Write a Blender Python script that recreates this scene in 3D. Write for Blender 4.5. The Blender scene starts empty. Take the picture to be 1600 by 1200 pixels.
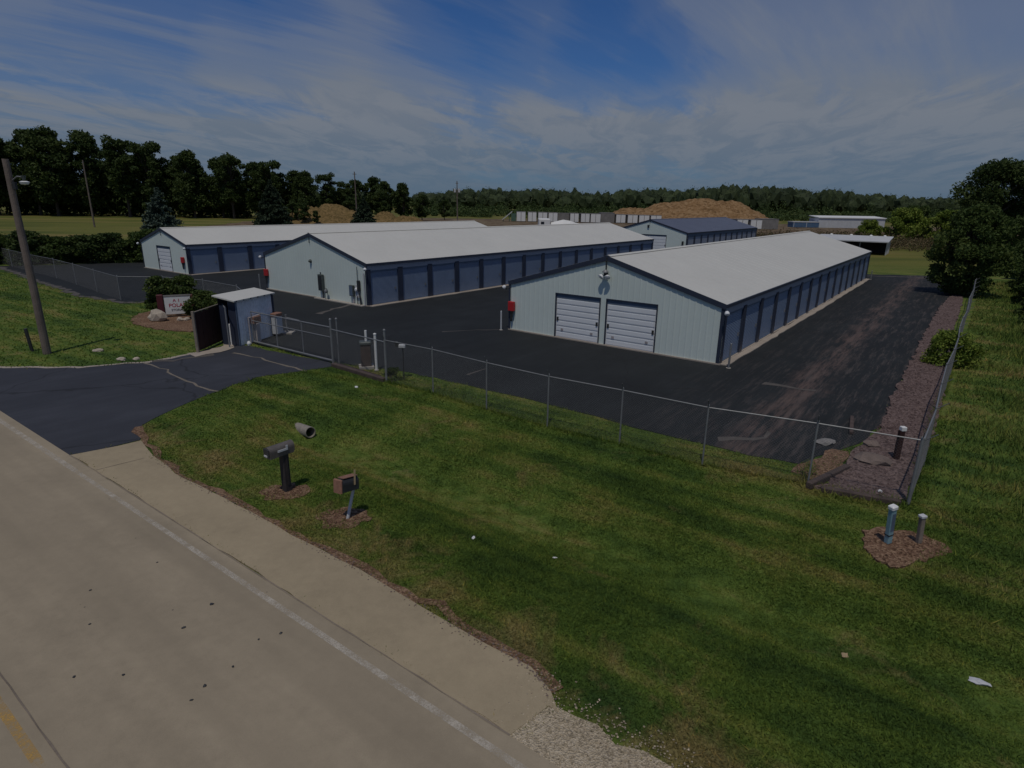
import bpy, bmesh, math, random
import numpy as np
from mathutils import Vector, Matrix
R = math.radians
rng = np.random.default_rng(7)
random.seed(7)
scene = bpy.context.scene
COL = scene.collection

# ------------------------------------------------------------------ camera
PITCH, ROLL, CAMH, FPX = R(16.862), 0.0152, 6.887, 936.88
f = Vector((0, math.cos(PITCH), -math.sin(PITCH)))
r0 = Vector((1, 0, 0)); u0 = r0.cross(f)
r_ = math.cos(ROLL)*r0 + math.sin(ROLL)*u0
u_ = -math.sin(ROLL)*r0 + math.cos(ROLL)*u0
cam_d = bpy.data.cameras.new("camera"); cam = bpy.data.objects.new("camera", cam_d); COL.objects.link(cam)
cam.matrix_world = Matrix(((r_.x, u_.x, -f.x, 0), (r_.y, u_.y, -f.y, 0), (r_.z, u_.z, -f.z, CAMH), (0, 0, 0, 1)))
cam_d.sensor_width = 36; cam_d.lens = FPX/1600*36
cam_d.clip_start = 0.1; cam_d.clip_end = 8000
scene.camera = cam

# ------------------------------------------------------------------ sky, sun, exposure
SUN_EL, SUN_AZ = R(67), R(193)          # azimuth clockwise from +Y: the sun stands behind the camera
world = bpy.data.worlds.new("World"); scene.world = world; world.use_nodes = True
wt = world.node_tree; wt.nodes.clear()
def N(nt, typ, **kw):
    n = nt.nodes.new(typ)
    for k, v in kw.items():
        if k.startswith('i_'):
            key = k[2:]; key = int(key) if key.isdigit() else key.replace('_', ' ')
            n.inputs[key].default_value = v
        else: setattr(n, k, v)
    return n
def L(nt, a, b): nt.links.new(a, b)
def MATH(nt, op, a, b=None, clamp=False):
    n = nt.nodes.new('ShaderNodeMath'); n.operation = op; n.use_clamp = clamp
    for i, s in enumerate((a, b)):
        if s is None: continue
        if isinstance(s, (int, float)): n.inputs[i].default_value = s
        else: L(nt, s, n.inputs[i])
    return n.outputs[0]
def RAMP(nt, fac, stops, interp='LINEAR'):
    n = nt.nodes.new('ShaderNodeValToRGB'); cr = n.color_ramp; cr.interpolation = interp
    while len(cr.elements) < len(stops): cr.elements.new(0.5)
    for e, (p, c) in zip(cr.elements, stops):
        e.position = p; e.color = (c, c, c, 1) if isinstance(c, (int, float)) else (*c, 1)
    L(nt, fac, n.inputs[0]); return n.outputs[0]
def MIX(nt, fac, a, b, blend='MIX'):
    n = nt.nodes.new('ShaderNodeMix'); n.data_type = 'RGBA'; n.blend_type = blend
    for sock, v in ((n.inputs[0], fac), (n.inputs[6], a), (n.inputs[7], b)):
        if isinstance(v, (int, float)): sock.default_value = v
        elif isinstance(v, tuple): sock.default_value = (*v[:3], 1)
        else: L(nt, v, sock)
    return n.outputs[2]
def NOISE(nt, vec, scale, detail=4, rough=.55, dist=0.0):
    n = N(nt, 'ShaderNodeTexNoise'); n.inputs['Scale'].default_value = scale; n.inputs['Detail'].default_value = detail
    n.inputs['Roughness'].default_value = rough; n.inputs['Distortion'].default_value = dist
    if vec is not None: L(nt, vec, n.inputs['Vector'])
    return n.outputs['Fac']
def MAPV(nt, vec, scale=(1, 1, 1), rot=(0, 0, 0), loc=(0, 0, 0)):
    if rot != (0, 0, 0):
        r = N(nt, 'ShaderNodeMapping'); r.inputs['Rotation'].default_value = rot; L(nt, vec, r.inputs['Vector']); vec = r.outputs[0]
    n = N(nt, 'ShaderNodeMapping'); n.inputs['Scale'].default_value = scale
    n.inputs['Location'].default_value = loc; L(nt, vec, n.inputs['Vector']); return n.outputs[0]

sky = N(wt, 'ShaderNodeTexSky'); sky.sky_type = 'NISHITA'; sky.sun_disc = False
sky.sun_elevation = SUN_EL; sky.sun_rotation = SUN_AZ; sky.altitude = 200; sky.air_density = 1.0; sky.dust_density = 0.6; sky.ozone_density = 2.5
tc = N(wt, 'ShaderNodeTexCoord'); gen = tc.outputs['Generated']
sep = N(wt, 'ShaderNodeSeparateXYZ'); L(wt, gen, sep.inputs[0])
zc = MATH(wt, 'MAXIMUM', sep.outputs[2], 0.0)
den = MATH(wt, 'ADD', zc, 0.10)
px = MATH(wt, 'DIVIDE', sep.outputs[0], den); py = MATH(wt, 'DIVIDE', sep.outputs[1], den)
cmb = N(wt, 'ShaderNodeCombineXYZ'); L(wt, px, cmb.inputs[0]); L(wt, py, cmb.inputs[1])
plane = cmb.outputs[0]
# high thin cirrus, drawn out in long fibres; bands of small broken cloud low down
cir = NOISE(wt, MAPV(wt, plane, (0.16, 0.62, 1), (0, 0, R(-47)), (3.1, 0.4, 0)), 1.0, 8, .60, 0.7)
cir2 = NOISE(wt, MAPV(wt, plane, (0.35, 2.1, 1), (0, 0, R(-54)), (1.2, 5.0, 0)), 1.0, 6, .62, 0.6)
big = NOISE(wt, MAPV(wt, plane, (0.30, 0.22, 1), (0, 0, R(-15)), (7.7, 2.35, 0)), 1.0, 4, .5, 0.5)
alto = NOISE(wt, MAPV(wt, plane, (1.5, 0.62, 1), (0, 0, R(8)), (0, 3, 0)), 2.2, 8, .66, 0.5)
mix1 = MATH(wt, 'ADD', MATH(wt, 'MULTIPLY', cir, 0.62), MATH(wt, 'MULTIPLY', cir2, 0.30))
mix2 = MATH(wt, 'ADD', mix1, MATH(wt, 'MULTIPLY', big, 0.22))
# large drifts of veil and clear gaps between them
def drift(d, deg, amt, acc):
    n = N(wt, 'ShaderNodeVectorMath'); n.operation = 'DOT_PRODUCT'; L(wt, gen, n.inputs[0]); n.inputs[1].default_value = Vector(d).normalized()
    c = math.cos(R(deg)); m = MATH(wt, 'DIVIDE', MATH(wt, 'SUBTRACT', n.outputs['Value'], c), 1-c, True)
    return MATH(wt, 'ADD', acc, MATH(wt, 'MULTIPLY', m, amt))
DR = [((-.25, .95, .135), 12, .15), ((-.45, .87, .175), 7, .07), ((.43, .89, .13), 20, .08), ((-.57, .82, .10), 14, .08), ((-.39, .89, .23), 11, -.08), ((-.10, .97, .22), 8, -.07), ((.14, .97, .21), 6, -.11), ((-.52, .83, .20), 8, -.07), ((.23, .95, .18), 5, -.09)]
for d_, g_, a_ in DR: mix2 = drift(d_, g_, a_, mix2)
veil = RAMP(wt, mix2, [(0.48, 0.02), (0.56, 0.22), (0.64, 0.66), (0.76, 1.0)], 'EASE')
low = RAMP(wt, zc, [(0.0, 0.82), (0.06, 0.74), (0.10, 0.56), (0.14, 0.26), (0.20, 0.06), (0.32, 0.0)], 'EASE')
altom = MATH(wt, 'MULTIPLY', RAMP(wt, alto, [(0.43, 0.0), (0.56, 1.0)]), RAMP(wt, zc, [(0.02, 0.12), (0.07, 0.8), (0.135, 0.85), (0.17, 0.0)]))
cov = MATH(wt, 'ADD', MATH(wt, 'MULTIPLY', veil, 0.80), low, True)
cov = MATH(wt, 'ADD', cov, MATH(wt, 'MULTIPLY', altom, 0.24), True)
cov = MATH(wt, 'MULTIPLY', cov, 0.95)
ccol = RAMP(wt, zc, [(0.0, (1.6, 2.4, 3.4)), (0.06, (1.9, 2.6, 3.55)), (0.12, (2.65, 3.1, 3.8)), (0.22, (3.15, 3.5, 4.15)), (1.0, (3.3, 3.65, 4.3))])
ccol = MIX(wt, MATH(wt, 'MULTIPLY', altom, 0.42), ccol, (3.9, 4.1, 4.5))
blue = MIX(wt, 1.0, sky.outputs[0], (0.22, 0.48, 0.86), 'MULTIPLY')
skyc = MIX(wt, cov, blue, ccol)
bg = N(wt, 'ShaderNodeBackground'); L(wt, skyc, bg.inputs[0]); bg.inputs[1].default_value = 0.125
wo = N(wt, 'ShaderNodeOutputWorld'); L(wt, bg.outputs[0], wo.inputs[0])

sd = bpy.data.lights.new("sun", 'SUN'); sun = bpy.data.objects.new("sun", sd); COL.objects.link(sun)
sd.energy = 3.4; sd.angle = R(0.55); sd.color = (1.0, 0.93, 0.82)
S = Vector((math.sin(SUN_AZ)*math.cos(SUN_EL), math.cos(SUN_AZ)*math.cos(SUN_EL), math.sin(SUN_EL)))
sun.rotation_euler = (-S).to_track_quat('-Z', 'Y').to_euler(); sun.location = S*100
scene.view_settings.view_transform = 'Standard'; scene.view_settings.look = 'None'
scene.view_settings.exposure = -1.18; scene.view_settings.gamma = 1.0; scene.view_settings.use_curve_mapping = False

# ------------------------------------------------------------------ material helpers
def newmat(name):
    m = bpy.data.materials.new(name); m.use_nodes = True; nt = m.node_tree
    b = nt.nodes['Principled BSDF']; return m, nt, b
def pos(nt): return N(nt, 'ShaderNodeNewGeometry').outputs['Position']
def objc(nt): return N(nt, 'ShaderNodeTexCoord').outputs['Object']
def mul(c, k): return tuple(min(1, x*k) for x in c)
def bump(nt, b, h, strength=.3, dist=.02):
    n = N(nt, 'ShaderNodeBump'); n.inputs['Strength'].default_value = strength; n.inputs['Distance'].default_value = dist
    L(nt, h, n.inputs['Height']); L(nt, n.outputs[0], b.inputs['Normal'])
def simple(name, c, rough=.6, metal=0.0, var=.18, scale=2.0, fine=30.0, bmp=.0, c2=None, spec=.4):
    m, nt, b = newmat(name); p = pos(nt)
    a = NOISE(nt, p, scale, 5, .6); d = NOISE(nt, p, fine, 3, .6)
    v = MATH(nt, 'ADD', MATH(nt, 'MULTIPLY', a, .65), MATH(nt, 'MULTIPLY', d, .35))
    col = RAMP(nt, v, [(0.30, mul(c, 1-var)), (0.70, c2 if c2 else mul(c, 1+var))])
    L(nt, col, b.inputs['Base Color']); b.inputs['Roughness'].default_value = rough; b.inputs['Metallic'].default_value = metal
    b.inputs['Specular IOR Level'].default_value = spec
    if bmp: bump(nt, b, d, bmp, .02)
    return m
MAT = {}
# lawn colour: a pattern fixed to the ground, shared by the soil below and the blades above
def lawn_nodes(nt, rough_grass=False):
    p = pos(nt)
    big = NOISE(nt, p, .22, 4, .6, .3)
    mow = NOISE(nt, MAPV(nt, p, (.10, 1.3, 1), (0, 0, R(35))), 1.0, 4, .6, .15)
    mid = NOISE(nt, p, 1.1, 5, .65, .4)
    fine = NOISE(nt, p, 14, 3, .6)
    a = MATH(nt, 'ADD', MATH(nt, 'MULTIPLY', big, .34), MATH(nt, 'MULTIPLY', mow, .42))
    a = MATH(nt, 'ADD', a, MATH(nt, 'MULTIPLY', mid, .24))
    if rough_grass:
        c = RAMP(nt, a, [(.40, (.058, .100, .024)), (.47, (.098, .148, .033)), (.53, (.165, .190, .052)), (.60, (.27, .225, .095))])
    else:
        c = RAMP(nt, a, [(.38, (.036, .070, .018)), (.45, (.066, .112, .023)), (.50, (.096, .146, .028)), (.55, (.142, .172, .040)), (.62, (.22, .190, .066))])
    sp_ = N(nt, 'ShaderNodeSeparateXYZ'); L(nt, p, sp_.inputs[0])
    nr = MATH(nt, 'ADD', MATH(nt, 'MULTIPLY', sp_.outputs[0], .588), MATH(nt, 'MULTIPLY', sp_.outputs[1], .809))
    verge = RAMP(nt, MATH(nt, 'DIVIDE', nr, 10.0), [(.60, .13), (.72, .10), (.86, 0.0)])      # grass dries out along the pavement
    dry = RAMP(nt, MATH(nt, 'ADD', NOISE(nt, p, .55, 5, .7, .6), verge), [(.58, 0.0), (.73, .72)])
    c = MIX(nt, dry, c, (.25, .19, .088))
    return c, fine, p
def make_grass(name, rough_grass=False, blade=False):
    m, nt, b = newmat(name); c, fine, p = lawn_nodes(nt, rough_grass)
    if blade:
        at = N(nt, 'ShaderNodeAttribute'); at.attribute_name = 'tint'
        c = MIX(nt, 1.0, c, RAMP(nt, at.outputs['Fac'], [(0, (.85, .88, .8)), (.6, (1.15, 1.15, 1.05)), (.9, (1.4, 1.35, 1.15)), (1, (2.0, 1.6, 1.2))]), 'MULTIPLY')
    else:
        c = MIX(nt, 1.0, c, RAMP(nt, fine, [(.3, .60), (.7, 1.15)]), 'MULTIPLY'); bump(nt, b, fine, .6, .05)
    L(nt, c, b.inputs['Base Color']); b.inputs['Roughness'].default_value = .85; b.inputs['Specular IOR Level'].default_value = .15
    if blade:
        tr = N(nt, 'ShaderNodeBsdfTranslucent'); L(nt, c, tr.inputs[0]); ms = N(nt, 'ShaderNodeMixShader'); ms.inputs[0].default_value = .3
        out = nt.nodes['Material Output']; L(nt, b.outputs[0], ms.inputs[1]); L(nt, tr.outputs[0], ms.inputs[2]); L(nt, ms.outputs[0], out.inputs[0])
    return m
MAT['lawn'] = make_grass('lawn'); MAT['blade'] = make_grass('grass_blade', blade=True)
MAT['rough_blade'] = make_grass('rough_blade', True, True)
# terrain beyond: fields
m, nt, b = newmat('terrain'); c, fine, p = lawn_nodes(nt)
sx = N(nt, 'ShaderNodeSeparateXYZ'); L(nt, p, sx.inputs[0])
fieldc = RAMP(nt, NOISE(nt, MAPV(nt, p, (.02, .09, 1)), 1.0, 5, .6), [(.34, (.070, .090, .022)), (.5, (.145, .150, .036)), (.64, (.21, .165, .06))])
far = RAMP(nt, MATH(nt, 'DIVIDE', sx.outputs[1], 100.0), [(.62, 0.0), (.80, 1.0)])
c = MIX(nt, far, c, fieldc)
c = MIX(nt, 1.0, c, RAMP(nt, fine, [(.3, .62), (.7, 1.15)]), 'MULTIPLY')
L(nt, c, b.inputs['Base Color']); b.inputs['Roughness'].default_value = .9; b.inputs['Specular IOR Level'].default_value = .1; bump(nt, b, fine, .6, .05)
MAT['terrain'] = m
# concrete road and shoulder
def concrete(name, c, streak=0.0, spots=True):
    m, nt, b = newmat(name); p = pos(nt)
    a = NOISE(nt, p, .5, 5, .6); fi = NOISE(nt, p, 60, 4, .75); md = NOISE(nt, p, 5, 5, .7)
    v = MATH(nt, 'ADD', MATH(nt, 'ADD', MATH(nt, 'MULTIPLY', a, .45), MATH(nt, 'MULTIPLY', md, .25)), MATH(nt, 'MULTIPLY', fi, .30))
    col = RAMP(nt, v, [(.30, mul(c, .72)), (.5, c), (.72, mul(c, 1.25))])
    if streak:
        st = NOISE(nt, MAPV(nt, p, (.06, .85, 1), (0, 0, R(36))), 1.0, 5, .55, .1)
        col = MIX(nt, RAMP(nt, st, [(.40, 0.0), (.62, streak)]), col, mul(c, .72))
    if spots:
        vo = N(nt, 'ShaderNodeTexVoronoi'); vo.inputs['Scale'].default_value = 2.3; L(nt, p, vo.inputs['Vector'])
        col = MIX(nt, RAMP(nt, vo.outputs['Distance'], [(.015, .85), (.045, 0.0)]), col, (.05, .045, .04))
    L(nt, col, b.inputs['Base Color']); b.inputs['Roughness'].default_value = .88; b.inputs['Specular IOR Level'].default_value = .25
    bump(nt, b, fi, .25, .008); return m
MAT['road'] = concrete('road_concrete', (.315, .262, .186), .6)
MAT['pad'] = concrete('shoulder_concrete', (.338, .276, .182), .15, False)
MAT['slab'] = concrete('slab_concrete', (.36, .31, .26), 0, False)
# asphalt
def asphalt(name, c, lot=False):
    m, nt, b = newmat(name); p = pos(nt)
    a = NOISE(nt, p, .35, 5, .6); fi = NOISE(nt, p, 45, 3, .75); dr = NOISE(nt, MAPV(nt, p, (1.6, .10, 1), (0, 0, R(37))), 1.0, 5, .65)
    v = MATH(nt, 'ADD', MATH(nt, 'ADD', MATH(nt, 'MULTIPLY', a, .4), MATH(nt, 'MULTIPLY', dr, .3)), MATH(nt, 'MULTIPLY', fi, .30))
    col = RAMP(nt, v, [(.32, mul(c, .75)), (.5, c), (.70, mul(c, 1.55))])
    # hairline filler cracks
    vo = N(nt, 'ShaderNodeTexVoronoi'); vo.feature = 'DISTANCE_TO_EDGE'; vo.inputs['Scale'].default_value = .16
    wv = N(nt, 'ShaderNodeVectorMath'); wv.operation = 'ADD'; L(nt, p, wv.inputs[0])
    ns = N(nt, 'ShaderNodeTexNoise'); ns.inputs['Scale'].default_value = .8; L(nt, p, ns.inputs['Vector']); L(nt, ns.outputs['Color'], wv.inputs[1]); L(nt, wv.outputs[0], vo.inputs['Vector'])
    col = MIX(nt, RAMP(nt, vo.outputs['Distance'], [(.002, .55), (.008, 0.0)]), col, (.016, .016, .017))
    if lot:
        # dusty brown track along the right lane and scuffed patches beside it
        sp = N(nt, 'ShaderNodeSeparateXYZ'); L(nt, MAPV(nt, p, (1, 1, 1), (0, 0, R(36.9))), sp.inputs[0])
        X = MATH(nt, 'ADD', sp.outputs[0], MATH(nt, 'MULTIPLY', NOISE(nt, p, .30, 5, .7), 2.2))
        band = RAMP(nt, MATH(nt, 'ABSOLUTE', MATH(nt, 'SUBTRACT', X, LANE+1.1)), [(.0, .8), (.35, .6), (.9, 0.0)])
        brk = RAMP(nt, NOISE(nt, MAPV(nt, p, (3.2, .28, 1), (0, 0, R(37))), 1.0, 7, .78), [(.42, 0.0), (.58, 1.0)])
        col = MIX(nt, MATH(nt, 'MULTIPLY', band, brk), col, (.135, .095, .082))
        right = RAMP(nt, MATH(nt, 'DIVIDE', MATH(nt, 'SUBTRACT', sp.outputs[0], LANE-5.0), 10.0), [(.0, 0.0), (.55, .8), (1., .8)])
        sc = RAMP(nt, NOISE(nt, MAPV(nt, p, (4.2, .35, 1), (0, 0, R(37))), 1.0, 7, .82), [(.50, 0.0), (.62, .7)])
        col = MIX(nt, MATH(nt, 'MULTIPLY', right, sc), col, (.105, .088, .082))
    L(nt, col, b.inputs['Base Color']); b.inputs['Roughness'].default_value = .85; b.inputs['Specular IOR Level'].default_value = .18
    bump(nt, b, fi, .35, .01); return m
# lane line: x' of (20,33.9) once turned by the building angle
_a = R(36.9); LANE = 20.0*math.cos(_a) - 33.91*math.sin(_a)
MAT['lot'] = asphalt('lot_asphalt', (.0205, .023, .0245), True)
MAT['drive'] = asphalt('drive_asphalt', (.043, .046, .056))
MAT['patch'] = simple('pale_filler', (.088, .078, .07), .9, var=.35, scale=3, bmp=.2)
MAT['filler'] = simple('tan_seam', (.17, .145, .115), .9, var=.4, scale=2)
def worn(name, c, lo, hi):
    m, nt, b = newmat(name); p = pos(nt)
    b.inputs['Base Color'].default_value = (*c, 1); b.inputs['Roughness'].default_value = .8
    n = MATH(nt, 'ADD', MATH(nt, 'MULTIPLY', NOISE(nt, p, 3, 5, .7), .5), MATH(nt, 'MULTIPLY', NOISE(nt, p, 40, 4, .8), .5))
    t = N(nt, 'ShaderNodeBsdfTransparent'); ms = N(nt, 'ShaderNodeMixShader'); out = nt.nodes['Material Output']
    L(nt, RAMP(nt, n, [(lo, 0.0), (hi, .85)]), ms.inputs[0]); L(nt, t.outputs[0], ms.inputs[1]); L(nt, b.outputs[0], ms.inputs[2]); L(nt, ms.outputs[0], out.inputs[0])
    return m
MAT['white_line'] = worn('worn_white_paint', (.52, .47, .39), .39, .60)
MAT['yellow_line'] = worn('worn_yellow_paint', (.56, .33, .07), .44, .62)
MAT['joint'] = simple('joint_tar', (.165, .135, .105), .9, var=.4)
MAT['dark_joint'] = simple('shoulder_joint_tar', (.21, .172, .13), .9, var=.3)  # tar in the joint between road slab and shoulder
# stones, mulch, earth
def pebbly(name, c, c2, scale):
    m, nt, b = newmat(name); p = pos(nt)
    vo = N(nt, 'ShaderNodeTexVoronoi'); vo.inputs['Scale'].default_value = scale; L(nt, p, vo.inputs['Vector'])
    sepc = N(nt, 'ShaderNodeSeparateColor'); L(nt, vo.outputs['Color'], sepc.inputs[0])
    v = MATH(nt, 'ADD', MATH(nt, 'MULTIPLY', sepc.outputs[0], .55), MATH(nt, 'MULTIPLY', NOISE(nt, p, 1.2, 5, .7), .55))
    L(nt, RAMP(nt, v, [(.22, mul(c, .55)), (.5, c), (.85, c2)]), b.inputs['Base Color'])
    b.inputs['Roughness'].default_value = .95; b.inputs['Specular IOR Level'].default_value = .1
    bump(nt, b, vo.outputs['Distance'], .8, .04); return m
MAT['mulch'] = pebbly('mulch', (.17, .10, .065), (.30, .20, .13), 22)
MAT['rockbed'] = pebbly('purple_gravel', (.125, .088, .082), (.21, .155, .14), 16)
MAT['gravel'] = pebbly('tan_gravel', (.47, .39, .275), (.58, .495, .37), 40)
MAT['dirt'] = pebbly('brown_earth', (.135, .095, .06), (.20, .16, .10), .5)
MAT['sand'] = pebbly('orange_sand', (.215, .128, .060), (.285, .185, .10), 1.1)
MAT['sand_grassy'] = pebbly('grassy_sand', (.15, .105, .042), (.22, .145, .065), 2.2)
MAT['stone'] = simple('pale_stone', (.42, .36, .29), .9, var=.4, scale=3, bmp=.5)
MAT['boulder'] = simple('brown_boulder', (.17, .13, .11), .9, var=.35, scale=2, bmp=.5)
# building skins
MAT['roof'] = simple('white_roof_metal', (.575, .565, .515), .5, 0, .05, .35, 4, spec=.35)
MAT['roof_dark'] = simple('slate_roof_metal', (.105, .115, .155), .45, 0, .1, .4, 4)
MAT['wall'] = simple('pale_wall_metal', (.605, .68, .635), .5, 0, .05, .5, 6)
MAT['header'] = simple('grey_header_metal', (.29, .315, .37), .5, 0, .08, .6)
MAT['door'] = simple('blue_door_metal', (.165, .215, .305), .45, 0, .10, .7, 8)
MAT['white_door'] = simple('white_door_paint', (.71, .735, .75), .45, 0, .05, 1)
MAT['trim'] = simple('navy_trim', (.030, .038, .062), .45, 0, .15, 2)
MAT['trim_mid'] = simple('steel_blue_trim', (.10, .14, .20), .45, 0, .15, 2)
MAT['galv'] = simple('galvanised_steel', (.24, .245, .25), .55, .4, .2, 4)
MAT['wire'] = simple('fence_wire', (.13, .133, .135), .6, .2, .2, 4)
MAT['white'] = simple('white_plastic', (.72, .72, .70), .5, 0, .08, 3)
MAT['offwhite'] = simple('dusty_white', (.50, .51, .52), .6, 0, .12, 1)
MAT['red'] = simple('red_paint', (.42, .022, .025), .45, 0, .15, 4)
MAT['dark'] = simple('dark_metal', (.028, .030, .032), .55, 0, .3, 5)
MAT['meter'] = simple('grey_green_box', (.085, .10, .095), .5, .2, .25, 4)
MAT['glass'] = simple('lamp_glass', (.75, .76, .76), .15, 0, .05, 5, spec=.6)
MAT['window'] = simple('dark_window', (.02, .024, .03), .1, 0, .1, 5, spec=.6)
MAT['pole'] = simple('weathered_pole', (.155, .125, .105), .9, 0, .35, 2, 18, .5)
MAT['timber'] = simple('railway_timber', (.075, .055, .048), .9, 0, .4, 3, 20, .5)
MAT['brown'] = simple('brown_board', (.034, .013, .011), .8, 0, .3, 3)
MAT['wood'] = simple('grey_post_wood', (.22, .185, .15), .9, 0, .3, 5, 25, .4)
MAT['concrete'] = simple('concrete_block', (.36, .33, .29), .9, 0, .2, 4, 30, .2)
MAT['shed_blue'] = simple('faded_blue_panel', (.72, .75, .79), .55, 0, .22, 1.2, 9)
MAT['lav'] = simple('patched_panel', (.36, .33, .33), .6, 0, .35, 2.5)
MAT['teal'] = simple('teal_plastic', (.22, .36, .40), .5, 0, .2, 6)
MAT['copper'] = simple('rust_mailbox', (.24, .125, .085), .7, 0, .3, 9)
MAT['mail'] = simple('grey_mailbox', (.13, .115, .105), .55, .2, .25, 9)
MAT['mailpost'] = simple('dark_post', (.040, .034, .034), .7, 0, .3, 6)
MAT['pipe'] = simple('corrugated_pipe', (.28, .25, .21), .7, .2, .25, 8)
MAT['signred'] = simple('maroon_sign', (.085, .014, .02), .6, 0, .2, 4)
MAT['lettering'] = simple('red_lettering', (.40, .02, .05), .6, 0, .05, 4)
MAT['lettering_dark'] = simple('dark_lettering', (.03, .03, .035), .6, 0, .05, 4)
MAT['yellowish'] = simple('tan_wood', (.38, .28, .16), .8, 0, .2, 6)
MAT['blue_box'] = simple('blue_container', (.07, .13, .22), .6, 0, .2, 1)
MAT['greyshed'] = simple('grey_board', (.20, .19, .18), .8, 0, .25, .8)
MAT['green'] = simple('green_steel', (.07, .13, .09), .6, 0, .2, 2)
MAT['bark'] = simple('bark', (.065, .050, .038), .95, 0, .35, 2, 12, .4)
def leafmat(name, lo, mid, hi, trans=.3):
    m, nt, b = newmat(name); at = N(nt, 'ShaderNodeAttribute'); at.attribute_name = 'tint'
    c = RAMP(nt, at.outputs['Fac'], [(0.0, lo), (.55, mid), (1.0, hi)])
    L(nt, c, b.inputs['Base Color']); b.inputs['Roughness'].default_value = .7; b.inputs['Specular IOR Level'].default_value = .2
    tr = N(nt, 'ShaderNodeBsdfTranslucent'); L(nt, c, tr.inputs[0]); ms = N(nt, 'ShaderNodeMixShader'); ms.inputs[0].default_value = trans
    out = nt.nodes['Material Output']; L(nt, b.outputs[0], ms.inputs[1]); L(nt, tr.outputs[0], ms.inputs[2]); L(nt, ms.outputs[0], out.inputs[0])
    return m
MAT['leaf'] = leafmat('leaf_dark', (.030, .050, .014), (.050, .078, .020), (.085, .112, .030))
MAT['leaf2'] = leafmat('leaf_mid', (.038, .066, .016), (.066, .102, .024), (.115, .142, .035))
MAT['leaf3'] = leafmat('leaf_light', (.085, .135, .020), (.17, .23, .035), (.26, .29, .06))
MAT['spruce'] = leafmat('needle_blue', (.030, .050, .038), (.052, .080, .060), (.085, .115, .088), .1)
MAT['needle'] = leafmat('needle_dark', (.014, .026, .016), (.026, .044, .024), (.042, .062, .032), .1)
MAT['farleaf'] = leafmat('leaf_far', (.030, .044, .020), (.048, .068, .028), (.070, .092, .036), .2)
MAT['scrub'] = leafmat('leaf_scrub', (.036, .060, .020), (.060, .092, .026), (.10, .13, .040), .2)
MAT['dry'] = leafmat('dry_weed', (.060, .075, .025), (.13, .098, .050), (.20, .145, .08), .2)

# ------------------------------------------------------------------ mesh helpers
class MB:
    def __init__(s): s.v = []; s.f = []
    def add(s, vs, fs):
        o = len(s.v); s.v += [tuple(v) for v in vs]; s.f += [tuple(i+o for i in q) for q in fs]; return s
    def box(s, x0, x1, y0, y1, z0, z1):
        return s.add([(x0,y0,z0),(x1,y0,z0),(x1,y1,z0),(x0,y1,z0),(x0,y0,z1),(x1,y0,z1),(x1,y1,z1),(x0,y1,z1)],
                     [(0,3,2,1),(4,5,6,7),(0,1,5,4),(1,2,6,5),(2,3,7,6),(3,0,4,7)])
    def cbox(s, x0, x1, y0, y1, z0, z1, c=.02):   # box with chamfered upright and top edges
        a = [(x0+c,y0),(x1-c,y0),(x1,y0+c),(x1,y1-c),(x1-c,y1),(x0+c,y1),(x0,y1-c),(x0,y0+c)]
        cx, cy = (x0+x1)/2, (y0+y1)/2
        k = lambda p: (cx+(p[0]-cx)*(1-2*c/max(.01, x1-x0)), cy+(p[1]-cy)*(1-2*c/max(.01, y1-y0)))
        vs = [(p[0],p[1],z0) for p in a]+[(p[0],p[1],z1-c) for p in a]+[(*k(p),z1) for p in a]
        fs = [tuple(range(7,-1,-1)), tuple(range(16,24))]
        for r in (0, 8):
            for i in range(8): j=(i+1)%8; fs.append((r+i,r+j,r+8+j,r+8+i))
        return s.add(vs, fs)
    def tube(s, p, q, r0, r1=None, n=8, caps=True):
        r1 = r0 if r1 is None else r1; p, q = Vector(p), Vector(q); d = (q-p)
        if d.length < 1e-6: return s
        d.normalize(); a = d.orthogonal().normalized(); b = d.cross(a)
        vs = []
        for c, r in ((p, r0), (q, r1)):
            for i in range(n):
                t = 2*math.pi*i/n; vs.append(c + a*(math.cos(t)*r) + b*(math.sin(t)*r))
        fs = [(i, (i+1) % n, n+(i+1) % n, n+i) for i in range(n)]
        if caps: fs += [tuple(range(n-1, -1, -1)), tuple(range(n, 2*n))]
        return s.add(vs, fs)
    def path(s, pts, rads, n=8):
        for i in range(len(pts)-1): s.tube(pts[i], pts[i+1], rads[i], rads[i+1], n)
        return s
    def lathe(s, prof, c=(0,0,0), axis=(0,0,1), n=12):
        d = Vector(axis).normalized(); a = d.orthogonal().normalized(); b = d.cross(a); c = Vector(c); vs = []; fs = []
        for h, r in prof:
            for i in range(n):
                t = 2*math.pi*i/n; vs.append(c + d*h + a*(math.cos(t)*r) + b*(math.sin(t)*r))
        for k in range(len(prof)-1):
            for i in range(n): fs.append((k*n+i, k*n+(i+1) % n, (k+1)*n+(i+1) % n, (k+1)*n+i))
        fs += [tuple(range(n-1, -1, -1)), tuple(range((len(prof)-1)*n, len(prof)*n))]
        return s.add(vs, fs)
    def mesh(s, name):
        me = bpy.data.meshes.new(name); me.from_pydata(s.v, [], s.f); me.update(); return me
    def build(s, name, mat, parent=None, **k): return obj(name, s.mesh(name), mat, parent, **k)
def obj(name, me, mat=None, parent=None, label=None, cat=None, group=None, kind=None, loc=None, rot=None, smooth=False):
    o = bpy.data.objects.new(name, me); COL.objects.link(o)
    if mat is not None and me is not None and not me.materials: me.materials.append(MAT[mat] if isinstance(mat, str) else mat)
    if parent is not None: o.parent = parent
    if loc is not None: o.location = loc
    if rot is not None: o.rotation_euler = rot
    if smooth: me.polygons.foreach_set('use_smooth', [True]*len(me.polygons))
    tag(o, label, cat, group, kind); return o
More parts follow.
